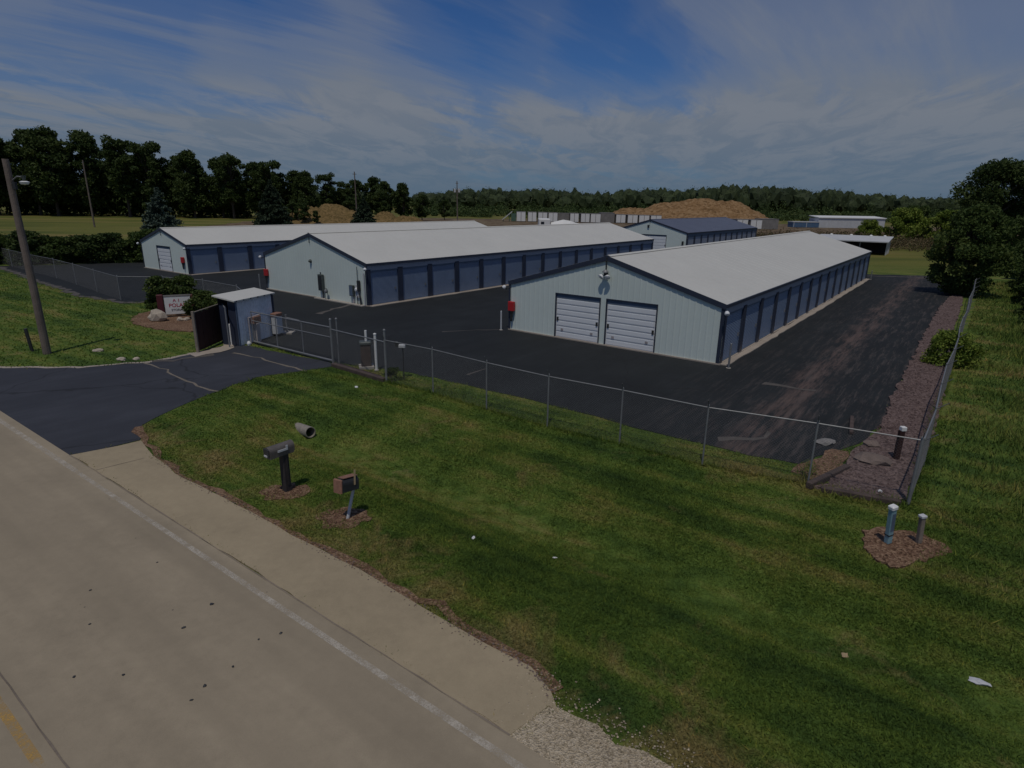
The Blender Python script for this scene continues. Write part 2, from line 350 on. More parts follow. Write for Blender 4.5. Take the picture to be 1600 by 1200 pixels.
def tag(o, label=None, cat=None, group=None, kind=None):
    for k, v in (('label', label), ('category', cat), ('group', group), ('kind', kind)):
        if v: o[k] = v
    return o
def thing(name, label, cat, loc=(0,0,0), rz=0.0, group=None):
    return obj(name, None, None, None, label, cat, group, None, loc, (0,0,rz))
def copy_tree(o, parent=None):
    c = o.copy(); COL.objects.link(c)
    c.parent = parent
    for ch in list(o.children): copy_tree(ch, c)
    return c
def fastmesh(name, verts, nper, tint=None):
    """verts: (n*nper,3); every nper consecutive verts are one face"""
    verts = np.ascontiguousarray(verts, dtype=np.float32); nv = len(verts); nf = nv//nper
    me = bpy.data.meshes.new(name); me.vertices.add(nv); me.vertices.foreach_set('co', verts.ravel())
    me.loops.add(nv); me.loops.foreach_set('vertex_index', np.arange(nv, dtype=np.int32))
    me.polygons.add(nf); me.polygons.foreach_set('loop_start', np.arange(0, nv, nper, dtype=np.int32))
    me.polygons.foreach_set('loop_total', np.full(nf, nper, dtype=np.int32))
    if tint is not None:
        a = me.attributes.new('tint', 'FLOAT', 'POINT'); a.data.foreach_set('value', np.repeat(tint, nper).astype(np.float32))
    me.update(calc_edges=True); return me
ORD = ['first','second','third','fourth','fifth','sixth','seventh','eighth','ninth','tenth','eleventh','twelfth','thirteenth','fourteenth','fifteenth','sixteenth','seventeenth','eighteenth','nineteenth','twentieth']

# ------------------------------------------------------------------ ground geometry
RD = np.array([.809, -.588]); RN = np.array([.588, .809])        # along the road, and from road towards the yard
def sn(s, n): p = s*RD + n*RN; return (float(p[0]), float(p[1]))
def smooth01(t): t = np.clip(t, 0, 1); return t*t*(3-2*t)
def gz(x, y):
    x = np.asarray(x, float); y = np.asarray(y, float)
    s = x*RD[0]+y*RD[1]; n = x*RN[0]+y*RN[1]
    sw = -.38*np.exp(-((n-10.3)/1.25)**2)*smooth01((s+16.6)/1.4)*(.45+.55*smooth01((6-s)/16))
    hollow = -.10*np.exp(-((n-14.0)/1.6)**2)*smooth01((s+14)/4)*smooth01((2-s)/6)
    lump = .025*np.sin(x*1.3+y*.7)*np.sin(y*1.1-x*.4)*smooth01((n-7)/2)*smooth01((15-n)/2)*smooth01((s+16)/3)
    return sw+hollow+lump
def inpoly(P, x, y):
    P = np.array(P); ins = np.zeros(np.shape(x), bool); j = len(P)-1
    for i in range(len(P)):
        xi, yi = P[i]; xj, yj = P[j]
        c = ((yi > y) != (yj > y)) & (x < (xj-xi)*(y-yi)/(yj-yi+1e-12)+xi)
        ins ^= c; j = i
    return ins
def ragged(P, step=.5, amp=.08, seed=1, closed=True):
    rg = np.random.default_rng(seed); out = []
    n = len(P)
    for i in range(n if closed else n-1):
        a = np.array(P[i]); b = np.array(P[(i+1) % n]); d = b-a; ln = np.linalg.norm(d); k = max(1, int(ln/step)); nn = np.array([-d[1], d[0]])/max(ln, 1e-6)
        for q in range(k):
            p = a+d*q/k
            if q: p = p + nn*rg.normal(0, amp)
            out.append((float(p[0]), float(p[1])))
    return out
def sheet(name, P, z, mat, kind='structure', thick=.0, parent=None):
    n = len(P); mb = MB()
    if thick: mb.add([(x, y, z) for x, y in P]+[(x, y, z-thick) for x, y in P], [tuple(range(n))]+[(i, n+i, n+(i+1) % n, (i+1) % n) for i in range(n)])
    else: mb.add([(x, y, z) for x, y in P], [tuple(range(n))])
    me = mb.mesh(name); bm = bmesh.new(); bm.from_mesh(me)
    bmesh.ops.triangulate(bm, faces=[q for q in bm.faces if len(q.verts) > 4]); bm.normal_update()
    bm.to_mesh(me); bm.free()
    if me.polygons and sum(p.normal.z for p in me.polygons) < 0: me.flip_normals()
    return obj(name, me, mat, parent, kind=kind if parent is None else None)
def strip(name, pts, w, z, mat, kind='structure', jit=0.0, seed=3):
    rg = np.random.default_rng(seed); P = np.array(pts, float); mb = MB(); vs = []
    Q = []
    for i in range(len(P)-1):
        k = max(1, int(np.linalg.norm(P[i+1]-P[i])/.4))
        for q in range(k): Q.append(P[i]+(P[i+1]-P[i])*q/k)
    Q.append(P[-1]); Q = np.array(Q)
    for i, p in enumerate(Q):
        d = Q[min(i+1, len(Q)-1)]-Q[max(i-1, 0)]; d /= np.linalg.norm(d); n = np.array([-d[1], d[0]])
        ww = w*.5*(1+rg.normal(0, .25) if jit else 1); o = rg.normal(0, jit) if jit else 0
        a = p+n*(ww+o); c = p-n*(ww-o); vs += [(a[0], a[1], z), (c[0], c[1], z)]
    mb.add(vs, [(2*i+1, 2*i+3, 2*i+2, 2*i) for i in range(len(Q)-1)])
    return mb.build(name, mat, kind=kind)

# near terrain: a fine grid carrying the roadside ditch; far terrain: rings out to the horizon, butted to it
X0, X1, Y0, Y1 = -40, 44, -12, 60
xs = np.arange(X0, X1+.01, .5); ys = np.arange(Y0, Y1+.01, .5)
gx, gy = np.meshgrid(xs, ys); zz = gz(gx, gy)
edge = np.minimum(np.minimum(gx-X0, X1-gx), np.minimum(gy-Y0, Y1-gy)); zz *= smooth01(edge/2)
V = np.stack([gx, gy, zz], -1).reshape(-1, 3); nx, ny = len(xs), len(ys)
F = [(j*nx+i, j*nx+i+1, (j+1)*nx+i+1, (j+1)*nx+i) for j in range(ny-1) for i in range(nx-1)]
me = bpy.data.meshes.new('ground'); me.from_pydata(V.tolist(), [], F)
B = 6000
o = len(me.vertices)
mb = MB(); mb.v = V.tolist(); mb.f = F
mb.add([(-B,-B,0),(B,-B,0),(B,B,0),(-B,B,0),(X0,Y0,0),(X1,Y0,0),(X1,Y1,0),(X0,Y1,0)], [(0,1,5,4),(1,2,6,5),(2,3,7,6),(3,0,4,7)])
g = mb.build('ground', 'terrain', kind='structure', smooth=True)

LOT = [(-52, 60.6), (-39.5, 50), (-30.8, 42.7), (-26.2, 40.2), (-23.6, 41.3), (-20.4, 40.2), (-17.2, 37.8), (-15.0, 34.2), (-14.2, 31.2), (-13.4, 29.4), (-8.0, 25.6), (-4.73, 24.34), (-2.02, 22.62), (.71, 20.75), (2.83, 19.13), (4.98, 17.31), (6.85, 15.96), (8.24, 15.31), (9.5, 16.3), (10.61, 17.0), (12.22, 18.5), (14.65, 21.81), (16.72, 24.54), (21.46, 30.8), (31.26, 43.72), (37.6, 51.5), (47.5, 64.6), (36.5, 65.6), (35, 70), (50, 112), (36, 124), (8, 112), (-5, 96), (-40, 67.5), (-47.5, 62.5)]
LOTR = ragged(LOT, .6, .07, 2)
sheet('parking_lot', LOTR, .020, 'lot', thick=.03)
DRIVE = [(-13.9, 29.0), (-7.95, 25.5), (-7.72, 24.88), (-8.84, 24.1), (-10.28, 23.07), (-11.04, 20.93), (-11.51, 18.81), (-11.61, 17.61), (-10.95, 16.42), (-11.7, 15.60), (-12.45, 15.15), (-16.38, 18.00), (-24.6, 23.95), (-21.08, 23.85), (-18.18, 24.07), (-15.81, 25.05), (-14.73, 26.72)]
DRIVER = ragged(DRIVE, .5, .05, 4)
sheet('driveway', DRIVER, .016, 'drive', thick=.03)
ROADP = [sn(-900, -5.0), sn(700, -5.0), sn(700, 5.15), sn(-900, 5.15)]
sheet('road', ROADP, .030, 'road', thick=.06)
padP = [sn(-18.8, 5.17), sn(-3.7, 5.17), sn(-3.55, 5.9), (0.72, 6.75), (.64, 7.12), (.36, 7.6), (-.35, 8.08), (-1.03, 8.6), (-2.94, 10.12), (-4.22, 11.0), (-6.84, 12.9), (-8.27, 13.86), (-9.93, 15.3), (-10.88, 16.35), (-11.72, 15.58)]
PADR = ragged(padP, .5, .025, 6)
sheet('shoulder', PADR, .027, 'pad', thick=.05)
GRAV = ragged([sn(-4.6, 5.0), sn(-4.3, 6.1), (.7, 6.85), (1.25, 6.55), (1.8, 6.15), (2.6, 5.62), (6, 3.3), (30, -14.0), sn(30, 5.0)], .3, .06, 8)
sheet('gravel_shoulder', GRAV, .018, 'gravel', thick=.03)
strip('soil_edge', [(-11.6, 17.5), (-10.92, 16.5), (-9.93, 15.42), (-8.27, 13.95), (-6.84, 12.98), (-4.22, 11.08), (-2.94, 10.2), (-1.03, 8.68), (-.35, 8.16), (.42, 7.68), (.75, 7.15)], .20, .021, 'mulch', jit=.06, seed=77)
strip('soil_edge', [(-24.6, 24.0), (-21.0, 23.9), (-18.1, 24.15), (-15.8, 25.15), (-14.8, 26.6)], .22, .021, 'slab', jit=.06, seed=78)
# painted lines and joints, each a few mm above the slab
strip('edge_line', [sn(-17.5, 4.85), sn(-3.55, 4.85), sn(40, 4.85)], .11, .0345, 'white_line')
strip('edge_line', [sn(-200, 4.80), sn(-17.5, 4.85)], .14, .0345, 'white_line')
strip('centre_line', [sn(-200, 1.24), sn(60, 1.24)], .12, .0345, 'yellow_line')
strip('centre_joint', [sn(-200, 1.46), sn(60, 1.43)], .022, .0345, 'joint', jit=.006)
strip('road_joint', [sn(-18.8, 5.16), sn(-3.7, 5.16)], .028, .0345, 'dark_joint', jit=.004)
strip('road_joint', [sn(-17.2, 5.2), sn(-17.0, 6.3)], .016, .0315, 'joint', jit=.01)
strip('driveway_seam', [(-15.75, 25.0), (-14.1, 23.6), (-12.34, 22.08), (-11.6, 21.5), (-10.9, 21.1)], .09, .0205, 'filler', jit=.05)
strip('driveway_seam', [(-12.9, 27.05), (-10.6, 25.5), (-8.6, 24.05)], .11, .0210, 'filler', jit=.04)
strip('driveway_seam', [(-13.6, 26.5), (-15.0, 25.6), (-15.7, 25.2)], .35, .0215, 'patch', jit=.08)
strip('lot_scar', [(-3.9, 32.4), (-2, 32.9), (-.6, 33.2)], .10, .0245, 'patch', jit=.03)
strip('lot_scar', [(10.3, 23.45), (11.0, 22.85), (11.7, 22.2)], .30, .0245, 'patch', jit=.08)
strip('lot_scar', [(-12.3, 37.2), (-11.7, 39.0), (-11.15, 40.8)], .35, .0245, 'patch', jit=.05)
strip('lot_scar', [(-1.9, 23.9), (-1.1, 24.9)], .10, .0245, 'patch', jit=.02)
strip('lot_scar', [(6.4, 17.4), (7.4, 17.2), (8.3, 17.5)], .25, .0245, 'patch', jit=.10)
strip('lot_scar', [(36, 63.8), (42, 63.2), (46, 63.9)], .45, .0245, 'patch', jit=.1)
# dry dusty rim where the lot meets the lawn
strip('lot_rim', [(-51, 60.1), (-39.5, 50), (-30.8, 42.75), (-26.3, 40.25), (-23.6, 41.3)], .5, .0255, 'patch', jit=.16, seed=10)
strip('path_slab', [(-14.0, 29.6), (-13.75, 28.0), (-13.9, 27.2), (-14.6, 26.4)], .85, .034, 'slab', jit=.02)
# brown earth yards far behind, grass and dirt sheets
sheet('dirt_yard', ragged([(-78, 150), (-20, 128), (20, 118), (70, 118), (140, 150), (175, 235), (60, 262), (-30, 262), (-84, 225)], 4, 1.2, 12), .03, 'dirt')
sheet('dirt_track', ragged([(-100, 82), (-66, 88), (-40, 78), (-38, 84), (-62, 97), (-104, 92)], 2, .5, 13), .03, 'dirt')
# stone bed along the right fence
BED = [(7.75, 13.95), (9.40, 13.2), (9.75, 13.35), (11.85, 15.95), (15.5, 20.55), (21.15, 28.3), (27.2, 36.5), (36.4, 48.6), (37.9, 51.7), (31.3, 43.9), (21.4, 30.9), (16.66, 24.65), (14.6, 21.9), (12.2, 18.6), (10.8, 17.1), (9.9, 16.2), (9.25, 15.15)]
sheet('stone_bed', ragged(BED, .4, .06, 5), .070, 'rockbed', thick=.08)
sheet('dry_corner', ragged([(7.9, 14.3), (9.2, 15.2), (9.9, 16.3), (9.5, 16.5), (8.3, 15.5), (7.6, 14.9)], .3, .07, 5), .032, 'mulch', thick=.04)

# ------------------------------------------------------------------ storage buildings
def ribbed(mb, u0, u1, top, openings, P, z0=.06, extra=(), pitch=.305, ro=.011, phase=.15):
    """vertical-ribbed sheet; P(u, off, z) gives the point"""
    pts = {round(u0, 4): 0, round(u1, 4): 0}
    for e in list(extra): pts[round(e, 4)] = 0
    k = u0+phase
    while k < u1-.06:
        for d, o in ((-.045, 0), (-.024, ro), (.024, ro), (.045, 0)): pts[round(k+d, 4)] = o
        k += pitch
    for a, b, zt in openings:
        for e in (a, b):
            pts = {q: (w if not (abs(q-e) < .08) else None) for q, w in pts.items()}
            pts = {q: w for q, w in pts.items() if w is not None}; pts[round(e, 4)] = 0
    us = sorted(pts)
    for a, b in zip(us[:-1], us[1:]):
        zb = z0
        for oa, ob, zt in openings:
            if oa-1e-3 <= a and b <= ob+1e-3: zb = zt
        mb.add([P(a, pts[a], zb), P(b, pts[b], zb), P(b, pts[b], top(b)), P(a, pts[a], top(a))], [(0, 1, 2, 3)])
    return mb
def rollup_mesh(w, h):
    """roll-up door curtain: horizontal slats pressed into the sheet; lies in x=0 plane facing +x, y 0..w"""
    mb = MB(); n = int(h/.075); vs = []; fs = []
    for i in range(n+1):
        z = h*i/n
        for off in ((.0, .016) if i < n else (.0,)):
            zz_ = z + (h/n*.55 if off else 0); vs += [(off, 0, zz_), (off, w, zz_)]
    k = len(vs)//2
    for i in range(k-1): fs.append((2*i, 2*i+1, 2*i+3, 2*i+2))
    return mb.add(vs, fs).mesh('roll_up_door')
def overhead(parent, x0, x1, z1, npan, mat='white_door', deep=.06, head=.24):
    """sectional overhead door in the gable wall"""
    d = obj('overhead_door', None, None, parent)
    hp = (z1-head-.06)/npan
    for i in range(npan):
        za = .06+i*hp; mb = MB()
        mb.box(x0+.06, x1-.06, deep-.03, deep, za+.008, za+hp-.008)
        mb.box(x0+.10, x1-.10, deep-.042, deep-.03, za+.05, za+hp-.05)
        mb.build('panel', mat, d)
    MB().box(x0+.05, x1-.05, deep-.005, deep+.03, .06, z1).build('backing', 'trim_mid', d)
    MB().box(x0+.05, x1-.05, deep-.03, deep+.01, z1-head+.004, z1-.003).build('head_panel', 'trim_mid', d)
    fr = MB().box(x0-.01, x0+.05, -.03, deep, .02, z1+.03); fr.box(x1-.05, x1+.01, -.03, deep, .02, z1+.03); fr.box(x0+.051, x1-.051, -.03, deep, z1-.02, z1+.03)
    fr.build('frame', 'trim', d)
    for lx in (x0+.16, x1-.16): MB().box(lx-.05, lx+.05, deep-.075, deep-.043, .92, 1.12).build('latch', 'dark', d)
    for lx in (x0+.45, x1-.45): MB().box(lx-.07, lx+.07, deep-.06, deep-.043, .42, .54).build('handle', 'lav', d)
    return d
def flood(parent, x, y, z, dx, dy, name='flood_light'):
    o = obj(name, None, None, parent); d = Vector((dx, dy, 0)).normalized()
    b = Vector((x, y, z))
    MB().tube(b, b+d*.22, .025).tube(b+d*.16, b+d*.16+Vector((0, 0, -.12)), .03).build('bracket', 'dark', o)
    MB().lathe([(0, .04), (.02, .07), (.07, .10), (.14, .105), (.18, .09), (.20, .04)], b+d*.22+Vector((0, 0, .10)), (d.x*.55, d.y*.55, -.6), 12).build('lamp_head', 'glass', o)
    return o
def redbox(parent, x, y, z0=1.12, w=.38, side=None):
    o = obj('extinguisher_box', None, None, parent)
    MB().cbox(x, x+w, y-.20, y-.005, z0, z0+.50, .02).build('cabinet', 'red', o)
    MB().lathe([(0, .04), (.12, .07), (.42, .09), (.60, .13)], (x+w*.5, y-.11, z0-.61), (0, 0, 1), 10).build('extinguisher', 'dark', o)
    return o
def building(name, label, x, y, yaw, w, Ln, H, rp, ndoor, gdoors, roofmat='roof', gable_extra=None, head=2.28, apron=.38, corner_light=True, doormat='door', headmat='header', light='small'):
    T = thing(name, label, 'storage building', (x, y, .02), -yaw)
    zr = H+rp*w/2
    top = lambda u: H+rp*(w/2-abs(u+w/2))-.03
    # slab and apron
    MB().box(-w-.05, 0.05, -.08, Ln+.1, -.03, .058).build('foundation', 'slab', T)
    ap = ragged([(.052, .0), (apron, .05), (apron+.03, Ln*.5), (apron, Ln), (.052, Ln)], .8, .03, 11)
    mb = MB(); mb.add([(a, b, .045) for a, b in ap]+[(a, b, -.03) for a, b in ap], [tuple(range(len(ap)))]+[(i, len(ap)+i, len(ap)+(i+1) % len(ap), (i+1) % len(ap)) for i in range(len(ap))])
    ob = mb.build('apron', 'slab', T); bm = bmesh.new(); bm.from_mesh(ob.data); bmesh.ops.recalc_face_normals(bm, faces=bm.faces); bm.to_mesh(ob.data); bm.free()
    # walls
    ops = [(a, b, zt) for a, b, zt, n_ in gdoors]
    ribbed(MB(), -w, 0, top, ops, lambda u, o, z: (u, -o, z), extra=(-w/2,)).build('gable_wall', 'wall', T)
    ribbed(MB(), -w, 0, top, [], lambda u, o, z: (u, Ln+o, z), extra=(-w/2,)).build('gable_wall', 'wall', T)
    ribbed(MB(), 0, Ln, lambda u: H-.03, [], lambda u, o, z: (-w-o, u, z)).build('side_wall', 'wall', T)
    # side with roll-up doors
    pit = Ln/ndoor; pw = .44
    ribbed(MB(), .0, Ln, lambda u: H-.02, [], lambda u, o, z: (o*.6, u, z), z0=head).build('header_panel', headmat, T)
    dme = rollup_mesh(pit-pw, head-.10); dme.materials.append(MAT[doormat])
    pme = MB().box(-.10, .035, -pw/2, pw/2, .0, head+.02).mesh('pilaster'); pme.materials.append(MAT['trim'])
    lme = MB().box(0, .035, -.05, .05, -.09, .09).mesh('latch'); lme.materials.append(MAT['galv'])
    bme = MB().box(-.005, .03, .0, pit-pw, 0, .05).mesh('bottom_bar'); bme.materials.append(MAT['trim_mid'])
    tme = MB().box(-.06, .012, 0, pit-pw, 0, .09).mesh('door_head'); tme.materials.append(MAT['trim_mid'])
    for i in range(ndoor):
        ya = i*pit+pw/2
        d = obj('roll_up_door', dme, None, T, loc=(-.06, ya, .06))
        obj('latch', lme, None, d, loc=(.012, (pit-pw)*.90, .95)); obj('bottom_bar', bme, None, d, loc=(0, 0, .0)); obj('door_head', tme, None, d, loc=(.04, 0, head-.15))
    for i in range(ndoor+1):
        yy = min(max(i*pit, pw/2*.62), Ln-pw/2*.62)
        q = obj('pilaster', pme, None, T, loc=(0, yy, .055))
        if i in (0, ndoor): q.scale = (1, .62, 1)
    # gable doors
    for a, b, zt, n_ in gdoors: overhead(T, a, b, zt, n_)
    # corner trims
    MB().box(-.16, -.002, -.04, -.020, .05, H-.12).build('corner_trim', 'trim', T)
    MB().box(-w-.04, -w+.07, -.05, -.034, .05, H-.12).build('corner_trim', 'trim', T)
    MB().box(-.10, .036, Ln+.034, Ln+.05, .05, H-.12).build('corner_trim', 'trim', T)
    # roof: two ribbed slopes
    ov, eo, th = .05, .05, .05
    mb = MB()
    for sgn in (1, -1):
        xe = eo if sgn > 0 else -w-eo; ze = H-rp*eo; xr = -w/2
        a, b_, c, d = (xe, -ov, ze), (xe, Ln+ov, ze), (xr, Ln+ov, zr), (xr, -ov, zr)
        vs = [a, b_, c, d]+[(p[0], p[1], p[2]-th) for p in (a, b_, c, d)]
        fs = [(0, 1, 2, 3), (7, 6, 5, 4), (0, 4, 5, 1), (1, 5, 6, 2), (3, 7, 4, 0)]
        if sgn < 0: fs = [q[::-1] for q in fs]
        mb.add(vs, fs)
        k = int((Ln+2*ov)/.915)
        for i in range(1, k):
            yy = -ov+i*(Ln+2*ov)/k; dz = .009
            mb.add([(xe, yy-.03, ze+.002), (xe, yy+.03, ze+.002), (xr, yy+.03, zr+.002), (xr, yy-.03, zr+.002), (xe, yy-.015, ze+dz), (xe, yy+.015, ze+dz), (xr, yy+.015, zr+dz), (xr, yy-.015, zr+dz)], [(0, 3, 7, 4), (1, 5, 6, 2), (4, 7, 6, 5), (0, 4, 5, 1)])
    roof = mb.build('roof', roofmat, T)
    bm = bmesh.new(); bm.from_mesh(roof.data); bmesh.ops.recalc_face_normals(bm, faces=bm.faces); bm.to_mesh(roof.data); bm.free()
    rc = MB(); cw = .18
    rc.add([(-w/2-cw, -ov-.02, zr-rp*cw+.032), (-w/2, -ov-.02, zr+.04), (-w/2+cw, -ov-.02, zr-rp*cw+.032), (-w/2-cw, Ln+ov+.02, zr-rp*cw+.032), (-w/2, Ln+ov+.02, zr+.04), (-w/2+cw, Ln+ov+.02, zr-rp*cw+.032)], [(0, 1, 4, 3), (1, 2, 5, 4)])
    rc.build('ridge_cap', roofmat, roof)
    # dark fascia along rakes and gutter along eaves
    for yy in (-ov-.03, Ln+ov):
        for xe in (eo, -w-eo):
            ze = H-rp*eo; fh = .24
            mb = MB(); a = (xe, ze); c = (-w/2, zr)
            vs = [(a[0], yy, a[1]-fh), (c[0], yy, c[1]-fh), (c[0], yy, c[1]-.005), (a[0], yy, a[1]-.005)]
            vs += [(p[0], yy+.03, p[2]) for p in vs]
            mb.add(vs, [(0, 1, 2, 3), (7, 6, 5, 4), (0, 4, 5, 1), (1, 5, 6, 2), (2, 6, 7, 3), (3, 7, 4, 0)])
            mb.build('rake_trim', 'trim', T)
    for xe in (eo+.001, -w-eo-.051):
        MB().box(xe, xe+.05, -ov, Ln+ov, H-rp*eo-.15, H-rp*eo-.01).build('gutter', 'trim', T)
    # lamp under the gable peak
    xc = -w/2
    if light == 'big':
        o = obj('gable_lamp', None, None, T)
        MB().tube((xc, -.10, zr-.05), (xc, -.10, zr-.75), .035).box(xc-.10, xc+.10, -.14, -.035, zr-.95, zr-.75).build('conduit', 'dark', o)
        MB().lathe([(0, .05), (.10, .13), (.16, .15), (.2, .08)], (xc-.13, -.16, zr-.92), (-.3, -.6, -.6)).lathe([(0, .05), (.10, .13), (.16, .15), (.2, .08)], (xc+.13, -.16, zr-.92), (.3, -.6, -.6)).build('lamp_head', 'glass', o)
        MB().lathe([(0, .16), (.05, .14), (.12, .05)], (xc, -.16, zr-.78), (0, -.1, 1)).build('lamp_hood', 'galv', o)
    else:
        MB().tube((xc, -.06, zr-.05), (xc, -.06, zr-.70), .025).build('conduit', 'dark', T)
    if corner_light:
        flood(T, .02, -.05, H-.38, .5, -.8)
        flood(T, -w-.0, -.05, H-.38, -.7, -.6)
    return T
YA = .6436
bA = building('storage_building', 'long pale storage building nearest the camera, two white garage doors in its gable', 9.306, 26.118, YA, 11.87, 43.5, 2.75, .287, 15,
              [(-8.85, -6.18, 2.35, 7), (-5.86, -3.14, 2.35, 7)], light='big')
redbox(bA, -11.84, -.035)
bB = building('storage_building', 'middle storage building with white roof and electric meters on its doorless gable', -9.744, 40.198, .654, 12.3, 43.8, 2.86, .276, 15, [], head=2.36)
redbox(bB, -12.27, -.035, 1.08)
bC = building('storage_building', 'leftmost storage building with white roof and one white gable door', -29.889, 55.829, .637, 9.2, 46.0, 2.76, .282, 15, [(-5.96, -3.22, 2.36, 6)], head=2.30)
redbox(bC, -.98, -.035, 1.07)
bD = building('storage_building', 'farthest storage building with dark slate roof, behind the white roofs', 25.251, 89.924, .655, 12.1, 33.2, 3.0, .283, 12, [(-7.35, -3.25, 2.50, 5)], roofmat='roof_dark', head=2.45, doormat='header', headmat='trim_mid', corner_light=False)
lamp = obj('gable_lamp', None, None, bD); MB().box(-6.4, -6.1, -.14, -.035, 3.5, 3.9).build('lamp_box', 'dark', lamp)
MB().box(-.75, -.5, -.2, -.035, 1.2, 1.75).build('meter_box', 'dark', bD)
# meters and pipes on the middle building's gable
o = obj('wall_lamp', None, None, bB); MB().lathe([(0, .13), (.05, .13), (.13, .09), (.2, .03)], (-6.18, -.03, 2.6), (0, -1, 0)).build('lamp_glass', 'meter', o)
o = obj('electric_panel', None, None, bB)
MB().cbox(-5.22, -4.72, -.24, -.035, .60, 1.75, .02).build('cabinet', 'meter', o); MB().box(-5.16, -4.78, -.262, -.242, .70, 1.66).build('cabinet_door', 'dark', o)
MB().tube((-4.84, -.12, .04), (-4.84, -.12, .62), .045).tube((-4.97, -.13, 1.74), (-4.97, -.13, 1.9), .04).build('conduit', 'dark', o)
o = obj('gas_meter', None, None, bB)
MB().lathe([(0, .08), (.04, .14), (.18, .14), (.22, .08)], (-4.3, -.36, .62), (0, 1, 0), 10).build('meter_body', 'galv', o)
MB().tube((-4.42, -.26, .03), (-4.42, -.26, .86), .022).tube((-4.42, -.26, .86), (-4.16, -.26, .80), .022).tube((-4.16, -.26, .80), (-4.06, -.26, .03), .022).build('pipe', 'meter', o)
o = obj('meter_panel', None, None, bB)
MB().cbox(-1.74, -1.32, -.22, -.035, .56, 1.30, .02).build('cabinet', 'meter', o); MB().box(-1.70, -1.36, -.24, -.222, .60, 1.26).build('cabinet_door', 'trim_mid', o)
MB().tube((-1.4, -.12, .04), (-1.4, -.12, .57), .04).build('conduit', 'lav', o)
o = obj('round_meter', None, None, bB)
MB().box(-1.2, -.86, -.10, -.035, .5, 1.35).build('meter_base', 'offwhite', o)
MB().lathe([(0, .13), (.10, .13), (.14, .08)], (-1.03, -.10, 1.05), (0, -1, 0), 12).build('meter_glass', 'glass', o)
MB().tube((-.92, -.10, 2.58), (-.92, -.10, 1.2), .022).build('service_pipe', 'meter', bB)
MB().cbox(-.88, -.70, -.22, -.035, 1.0, 1.68, .02).build('junction_box', 'dark', bB)
MB().path([(-.78, -.14, 1.0), (-.70, -.14, .7), (-.62, -.16, .5), (-.60, -.16, .05)], [.06, .05, .06, .06]).tube((-.9, -.18, .06), (-.9, -.18, .62), .03).build('riser_pipe', 'dark', bB)
MB().tube((-.25, -.10, .03), (-.25, -.10, 2.2), .05).build('downspout', 'offwhite', bB)
MB().box(-5.6, -.2, -.40, -.10, -.02, .065).build('kerb_slab', 'concrete', bB)

# bollards by the building corners
def bollard(x, y, h, label, mat='offwhite'):
    T = thing('bollard', label, 'bollard', (x, y, .02), 0, 'steel bollards guarding the building corners')
    MB().lathe([(0, .045), (h-.03, .045), (h, .03)], n=12).build('post', mat, T)
    MB().lathe([(-.01, .11), (.012, .10)], n=12).build('footing', 'concrete', T)
bollard(-.66, 33.1, 1.08, 'pale bollard left of the red box on the nearest building')
bollard(9.55, 25.6, 1.12, 'grey bollard at the near right corner of the nearest building', 'galv')
bollard(35.6, 60.4, .9, 'grey bollard at the far right corner of the nearest building', 'galv')
bollard(-19.6, 46.5, 1.3, 'slim grey post by the red box of the middle building', 'galv')

# ------------------------------------------------------------------ chain-link fence
def wire_mesh(segs, hgt, z0=.05, pitch=.075, r=.0012):
    mb_v = []; nper = 4
    for a, b in segs:
        a = np.array(a); b = np.array(b); d = b-a; ln = np.linalg.norm(d); d /= ln; nrm = np.array([-d[1], d[0]])
        za, zb = gz(*a), gz(*b)
        for sgn in (1, -1):
            c = np.arange(-hgt, ln+hgt, pitch)
            for c0 in c:
                if sgn > 0: t0, t1 = 0, hgt; u0, u1 = c0, c0+hgt
                else: t0, t1 = 0, hgt; u0, u1 = c0+hgt, c0
                # clip to 0..ln in u
                def clip(u, t, u2, t2):
                    if u < 0: t = t+(0-u)/(u2-u)*(t2-t); u = 0
                    if u > ln: t = t+(ln-u)/(u2-u)*(t2-t); u = ln
                    return u, t
                if (u0 < 0 and u1 < 0) or (u0 > ln and u1 > ln): continue
                p = clip(u0, t0, u1, t1); q = clip(u1, t1, u0, t0)
                if abs(p[0]-q[0]) < 1e-3: continue
                P = [np.array([*(a+d*p[0]), z0+p[1]+za+(zb-za)*p[0]/ln]), np.array([*(a+d*q[0]), z0+q[1]+za+(zb-za)*q[0]/ln])]
                dirv = P[1]-P[0]; dirv /= np.linalg.norm(dirv)
                n1 = np.array([nrm[0], nrm[1], 0.]); n2 = np.cross(dirv, n1)
                rr = [n2*r*1.0+n1*r*.6, -n2*r*1.0+n1*r*.6, -n1*r]
                for i in range(3):
                    A, B_ = rr[i], rr[(i+1) % 3]; mb_v += [P[0]+A, P[0]+B_, P[1]+B_, P[1]+A]
    return fastmesh('chain_link_mesh', np.array(mb_v), 4)
def fence(label, posts, hgt, arm=None, post_r=.024, big=()):
    T = thing('chain_link_fence', label, 'fence', (0, 0, 0), 0)
    for i, (x, y) in enumerate(posts):
        z = float(gz(x, y)); rr = post_r*1.5 if i in big else post_r
        p = MB().tube((x, y, z-.1), (x, y, z+hgt+.05), rr).lathe([(0, rr*1.2), (.03, rr*1.1), (.06, .01)], (x, y, z+hgt+.04), n=8).build('post', 'galv', T)
        if arm is not None:
            MB().tube((x, y, z+hgt+.02), (x+arm[0], y+arm[1], z+hgt+.24), .014, .010, 6).build('barb_arm', 'wire', p)
    segs = list(zip(posts[:-1], posts[1:]))
    for a, b in segs:
        za, zb = float(gz(*a)), float(gz(*b))
        MB().tube((*a, za+hgt), (*b, zb+hgt), .019, n=6).build('top_rail', 'galv', T)
    obj('chain_link_mesh', wire_mesh(segs, hgt-.06), 'wire', T, kind='stuff')
    return T
